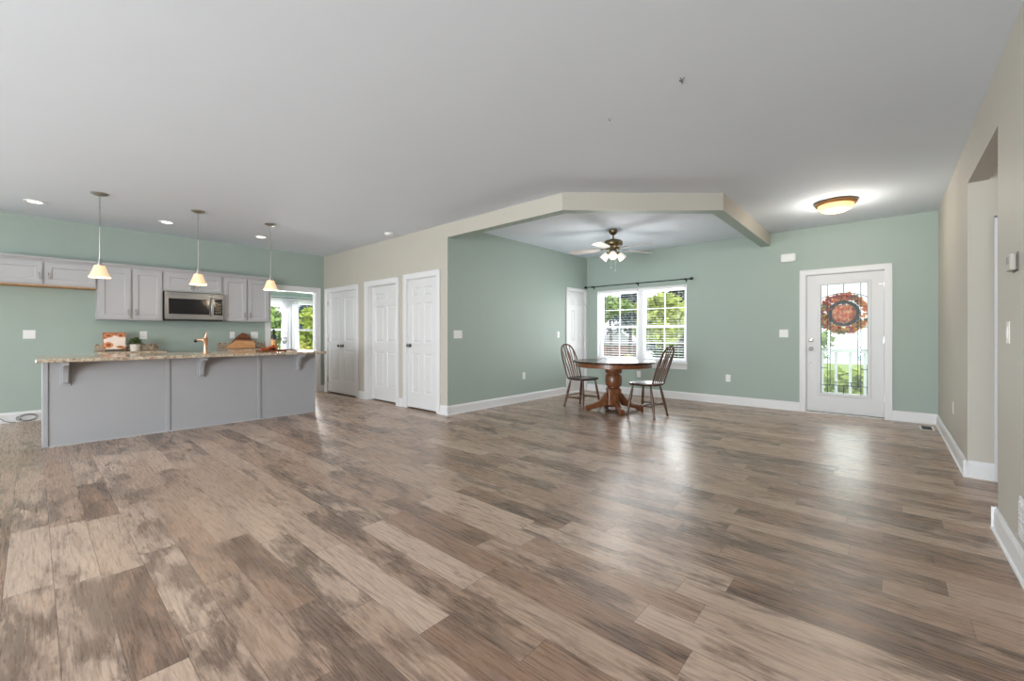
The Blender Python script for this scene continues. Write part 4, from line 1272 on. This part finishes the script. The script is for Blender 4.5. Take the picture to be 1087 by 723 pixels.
MB().tube([(0, .02, .16), (0, -.02, .30), (0, -.028, .62)], .0025, 6).build('hanger', DARKN, wr_)

# ------------------------------------------------------------------ outdoors
LAWN = mat('lawn_grass', rgb(150, 170, 96), .9, var=.25, scale=3)
CONC = mat('porch_concrete', rgb(150, 160, 172), .8, var=.08, scale=6)
BARK = mat('bark', rgb(92, 82, 74), .9, var=.3, scale=12, bump=.5, bscale=30)
SPRUCE = mat('blue_spruce_needles', rgb(78, 104, 112), .8, var=.4, scale=4)
DKGRN = mat('dark_green_foliage', rgb(70, 96, 60), .8, var=.4, scale=4)
YLGRN = mat('yellow_green_foliage', rgb(178, 192, 92), .8, var=.35, scale=4)
LTGRN = mat('light_green_foliage', rgb(140, 168, 92), .8, var=.35, scale=4)
GOLDB = mat('golden_shrub_foliage', rgb(206, 204, 116), .8, var=.3, scale=6)
ROOF = mat('grey_shingle', rgb(196, 198, 204), .85, var=.2, scale=5)
SIDING = mat('grey_siding', rgb(150, 154, 160), .8, var=.06, scale=5)
BRICK = mat('red_brown_brick', rgb(124, 90, 82), .85, var=.2, scale=20)
def ground_z(x, y):
    d = max(0, y - 9.3, -12.2 - x)
    return -.22 - min(2.6, .13 * d)
mb = MB(); gx = [-60 + 3 * i for i in range(41)]; gy = [-17 + 3 * i for i in range(31)]
vv = [[mb.bm.verts.new((x, y, ground_z(x, y))) for y in gy] for x in gx]
for i in range(len(gx) - 1):
    for k in range(len(gy) - 1): mb.bm.faces.new((vv[i][k], vv[i + 1][k], vv[i + 1][k + 1], vv[i][k + 1]))
tag(mb.build('lawn', LAWN, smooth=True), 'pale green lawn sloping away outside the windows', 'grass', kind='structure')
struct(MB().box(-2.2, 1.6, YB + .165, 9.5, -.3, -.02).build('porch_floor', CONC), 'grey concrete porch outside the front door')
# porch railing of white pickets seen through the door glass
pr_ = empty('porch_railing', (-.4, 9.35, -.02), 0, 'white picket porch railing seen through the front door glass', 'railing')
MB().box(-1.7, 1.7, -.04, .04, .86, .92).build('top_rail', VINYL, pr_)
MB().box(-1.7, 1.7, -.03, .03, .10, .15).build('bottom_rail', VINYL, pr_)
for k in range(18): MB().box(-1.66 + k * .195, -1.62 + k * .195, -.02, .02, .15, .86).build('baluster', VINYL, pr_)
for k, x in enumerate((-1.72, 1.72)): MB().box(x - .05, x + .05, -.05, .05, 0, 1.0).build('post', VINYL, pr_)
def foliage(mb, c, rx, ry, rz, n, size, rn, jag=.0):
    for i in range(n):
        while True:
            v = Vector((rn.uniform(-1, 1), rn.uniform(-1, 1), rn.uniform(-1, 1)))
            if .25 < v.length < 1: break
        k = 1 - jag * abs(sin(v.x * 9 + v.z * 7) * sin(v.y * 8 + c[0]))
        p = Vector(c) + Vector((v.x * rx, v.y * ry, v.z * rz)) * k
        a = Vector((rn.gauss(0, 1), rn.gauss(0, 1), rn.gauss(0, .7))).normalized()
        b = a.cross(Vector((rn.gauss(0, 1), rn.gauss(0, 1), rn.gauss(0, 1)))).normalized()
        s_ = size * rn.uniform(.6, 1.3)
        mb.quad([p - a * s_, p + b * s_ * .5, p + a * s_, p - b * s_ * .5])
def tree(name, lat, d, top, rad, m, label, n=2200, size=.16, low=None, seed=1, cat='tree', group=None, loc=None):
    x, y, _ = loc or world(lat, d)
    gz = ground_z(x, y)
    r = empty(name, (x, y, gz), 0, label, cat, group)
    h = top - gz; rn = random.Random(seed)
    lo = .28 * h if low is None else low
    MB().tube([(0, 0, -.1), (.04, .02, h * .4), (-.05, .03, h * .85)], [max(.05, h * .025), h * .018, h * .005 + .01], 9).build('trunk', BARK, r, smooth=True)
    mb = MB(); cz = (lo + h) / 2; hz = (h - lo) / 2
    K = 8
    for k in range(K):
        a = 2 * pi * k / K + rn.random(); q = rn.uniform(.35, .62)
        foliage(mb, (cos(a) * rad * q, sin(a) * rad * q, cz + hz * rn.uniform(-.5, .5)), rad * .5, rad * .5, hz * .42, n // K, size, rn, .3)
    foliage(mb, (0, 0, cz + hz * .5), rad * .5, rad * .5, hz * .5, n // 5, size, rn, .3)
    mb.build('foliage', m, r, weld=False)
    return r
def conifer(name, lat, d, top, rad, m, label, seed=1, loc=None, low=.8):
    x, y, _ = loc or world(lat, d)
    gz = ground_z(x, y)
    r = empty(name, (x, y, gz), 0, label, 'tree')
    h = top - gz; rn = random.Random(seed)
    MB().tube([(0, 0, -.1), (0, 0, h * .5), (0, 0, h * .98)], [h * .022 + .03, h * .014 + .01, .012], 9).build('trunk', BARK, r, smooth=True)
    mb = MB()
    z = low
    while z < h:
        k = 1 - (z - low) / (h - low)
        R = rad * (.12 + .88 * k)
        for i in range(9):
            a = rn.uniform(0, 2 * pi); RR_ = R * rn.uniform(.65, 1.1)
            for q in range(7):
                f = (q + 1) / 7
                p = Vector((cos(a) * RR_ * f, sin(a) * RR_ * f, z - .22 * RR_ * f + .1 * rn.random()))
                for _ in range(2):
                    dv = Vector((cos(a) + rn.gauss(0, .6), sin(a) + rn.gauss(0, .6), rn.gauss(-.15, .3))).normalized()
                    sv = dv.cross(Vector((rn.gauss(0, .4), rn.gauss(0, .4), 1))).normalized()
                    s_ = .13 + .10 * (1 - f)
                    mb.quad([p, p + dv * s_ + sv * s_ * .35, p + dv * s_ * 2, p + dv * s_ - sv * s_ * .35])
        z += .17
    mb.build('foliage', m, r, weld=False)
    return r
conifer('spruce_tree', 4.75, 17.0, 3.1, 1.15, SPRUCE, 'blue green spruce seen through the left half of the dining window', 4, low=2.5)
tree('leafy_tree', 3.15, 13.6, 2.45, .75, LTGRN, 'light green tree at the left edge of the dining window, left of the spruce', 900, .11, low=1.9, seed=5)
tree('leafy_tree', 4.75, 13.4, 2.55, 1.0, YLGRN, 'large yellow green tree seen through the right half of the dining window', 1800, .11, low=1.3, seed=6)
conifer('pine_tree', 7.3, 18.4, 5.5, 1.0, DKGRN, 'tall dark conifer at the right edge of the dining window', 8, low=2.2)
tree('round_bush', 3.3, 11.9, .62, .42, GOLDB, 'golden green bush low in the middle of the dining window', 700, .07, low=.2, seed=11, cat='bush')
tree('round_bush', 4.35, 11.6, .95, .55, DKGRN, 'dark green bush low in the right half of the dining window', 900, .08, low=.2, seed=12, cat='bush')
tree('backdrop_tree', 11.5, 33, 3.6, 3.0, SPRUCE, 'blue green tree far off behind the tall conifer', 2000, .28, seed=14)
# trees before the breakfast room
tree('garden_tree', 0, 0, 2.3, .78, YLGRN, 'yellow green tree outside the right breakfast room window', 1900, .09, low=.5, seed=21, loc=(-14.6, 6.5, 0))
tree('garden_tree', 0, 0, 2.1, .62, LTGRN, 'light green tree outside the left breakfast room window', 1500, .09, low=.5, seed=22, loc=(-14.9, 5.2, 0))
tree('garden_tree', 0, 0, 3.0, 1.5, SPRUCE, 'bluish tree behind the two garden trees of the breakfast room window', 2000, .14, low=.5, seed=23, loc=(-19.5, 8.4, 0))
tree('garden_bush', 0, 0, .95, .5, GOLDB, 'golden garden bush under the breakfast room windows', 900, .07, low=.2, seed=24, loc=(-13.0, 5.3, 0), cat='bush')
# greenery seen through the entry door
tree('entry_bush', 0, 0, .45, .9, YLGRN, 'yellow green bush beyond the porch railing', 1500, .09, low=.1, seed=31, loc=(-.4, 11.6, 0), cat='bush')
tree('entry_tree', 0, 0, 2.4, 1.9, LTGRN, 'light green tree far beyond the front porch', 1500, .18, seed=32, loc=(-3.6, 24, 0))
# neighbour house, lower down the slope
hx, hy, _ = world(4.2, 24)
nh = empty('neighbour_house', (hx, hy, ground_z(hx, hy)), YAW, 'grey roofed neighbouring house low behind the spruce', 'house')
MB().box(-2.6, 2.6, 0, 5, 0, 2.5).build('wall', SIDING, nh)
MB().prism([(-.35, 2.45), (2.5, 3.25), (5.35, 2.45), (5.35, 2.57), (2.5, 3.4), (-.35, 2.57)], lambda a, b, d: (d, a, b), -2.9, 2.9).build('roof', ROOF, nh)
MB().prism([(.5, 2.3), (1.6, 3.15), (2.7, 2.3)], lambda a, b, d: (a, d, b), -.9, 1.6).build('gable', SIDING, nh)
MB().box(.4, 2.6, -.8, 0, 0, 2.3).build('brick_front', BRICK, nh)
wn = MB().box(-2.0, -.8, -.06, 0, .9, 2.0).build('window', VINYL, nh)
MB().box(-1.9, -.9, -.075, -.06, 1.0, 1.9).build('pane', BLACKG, wn)
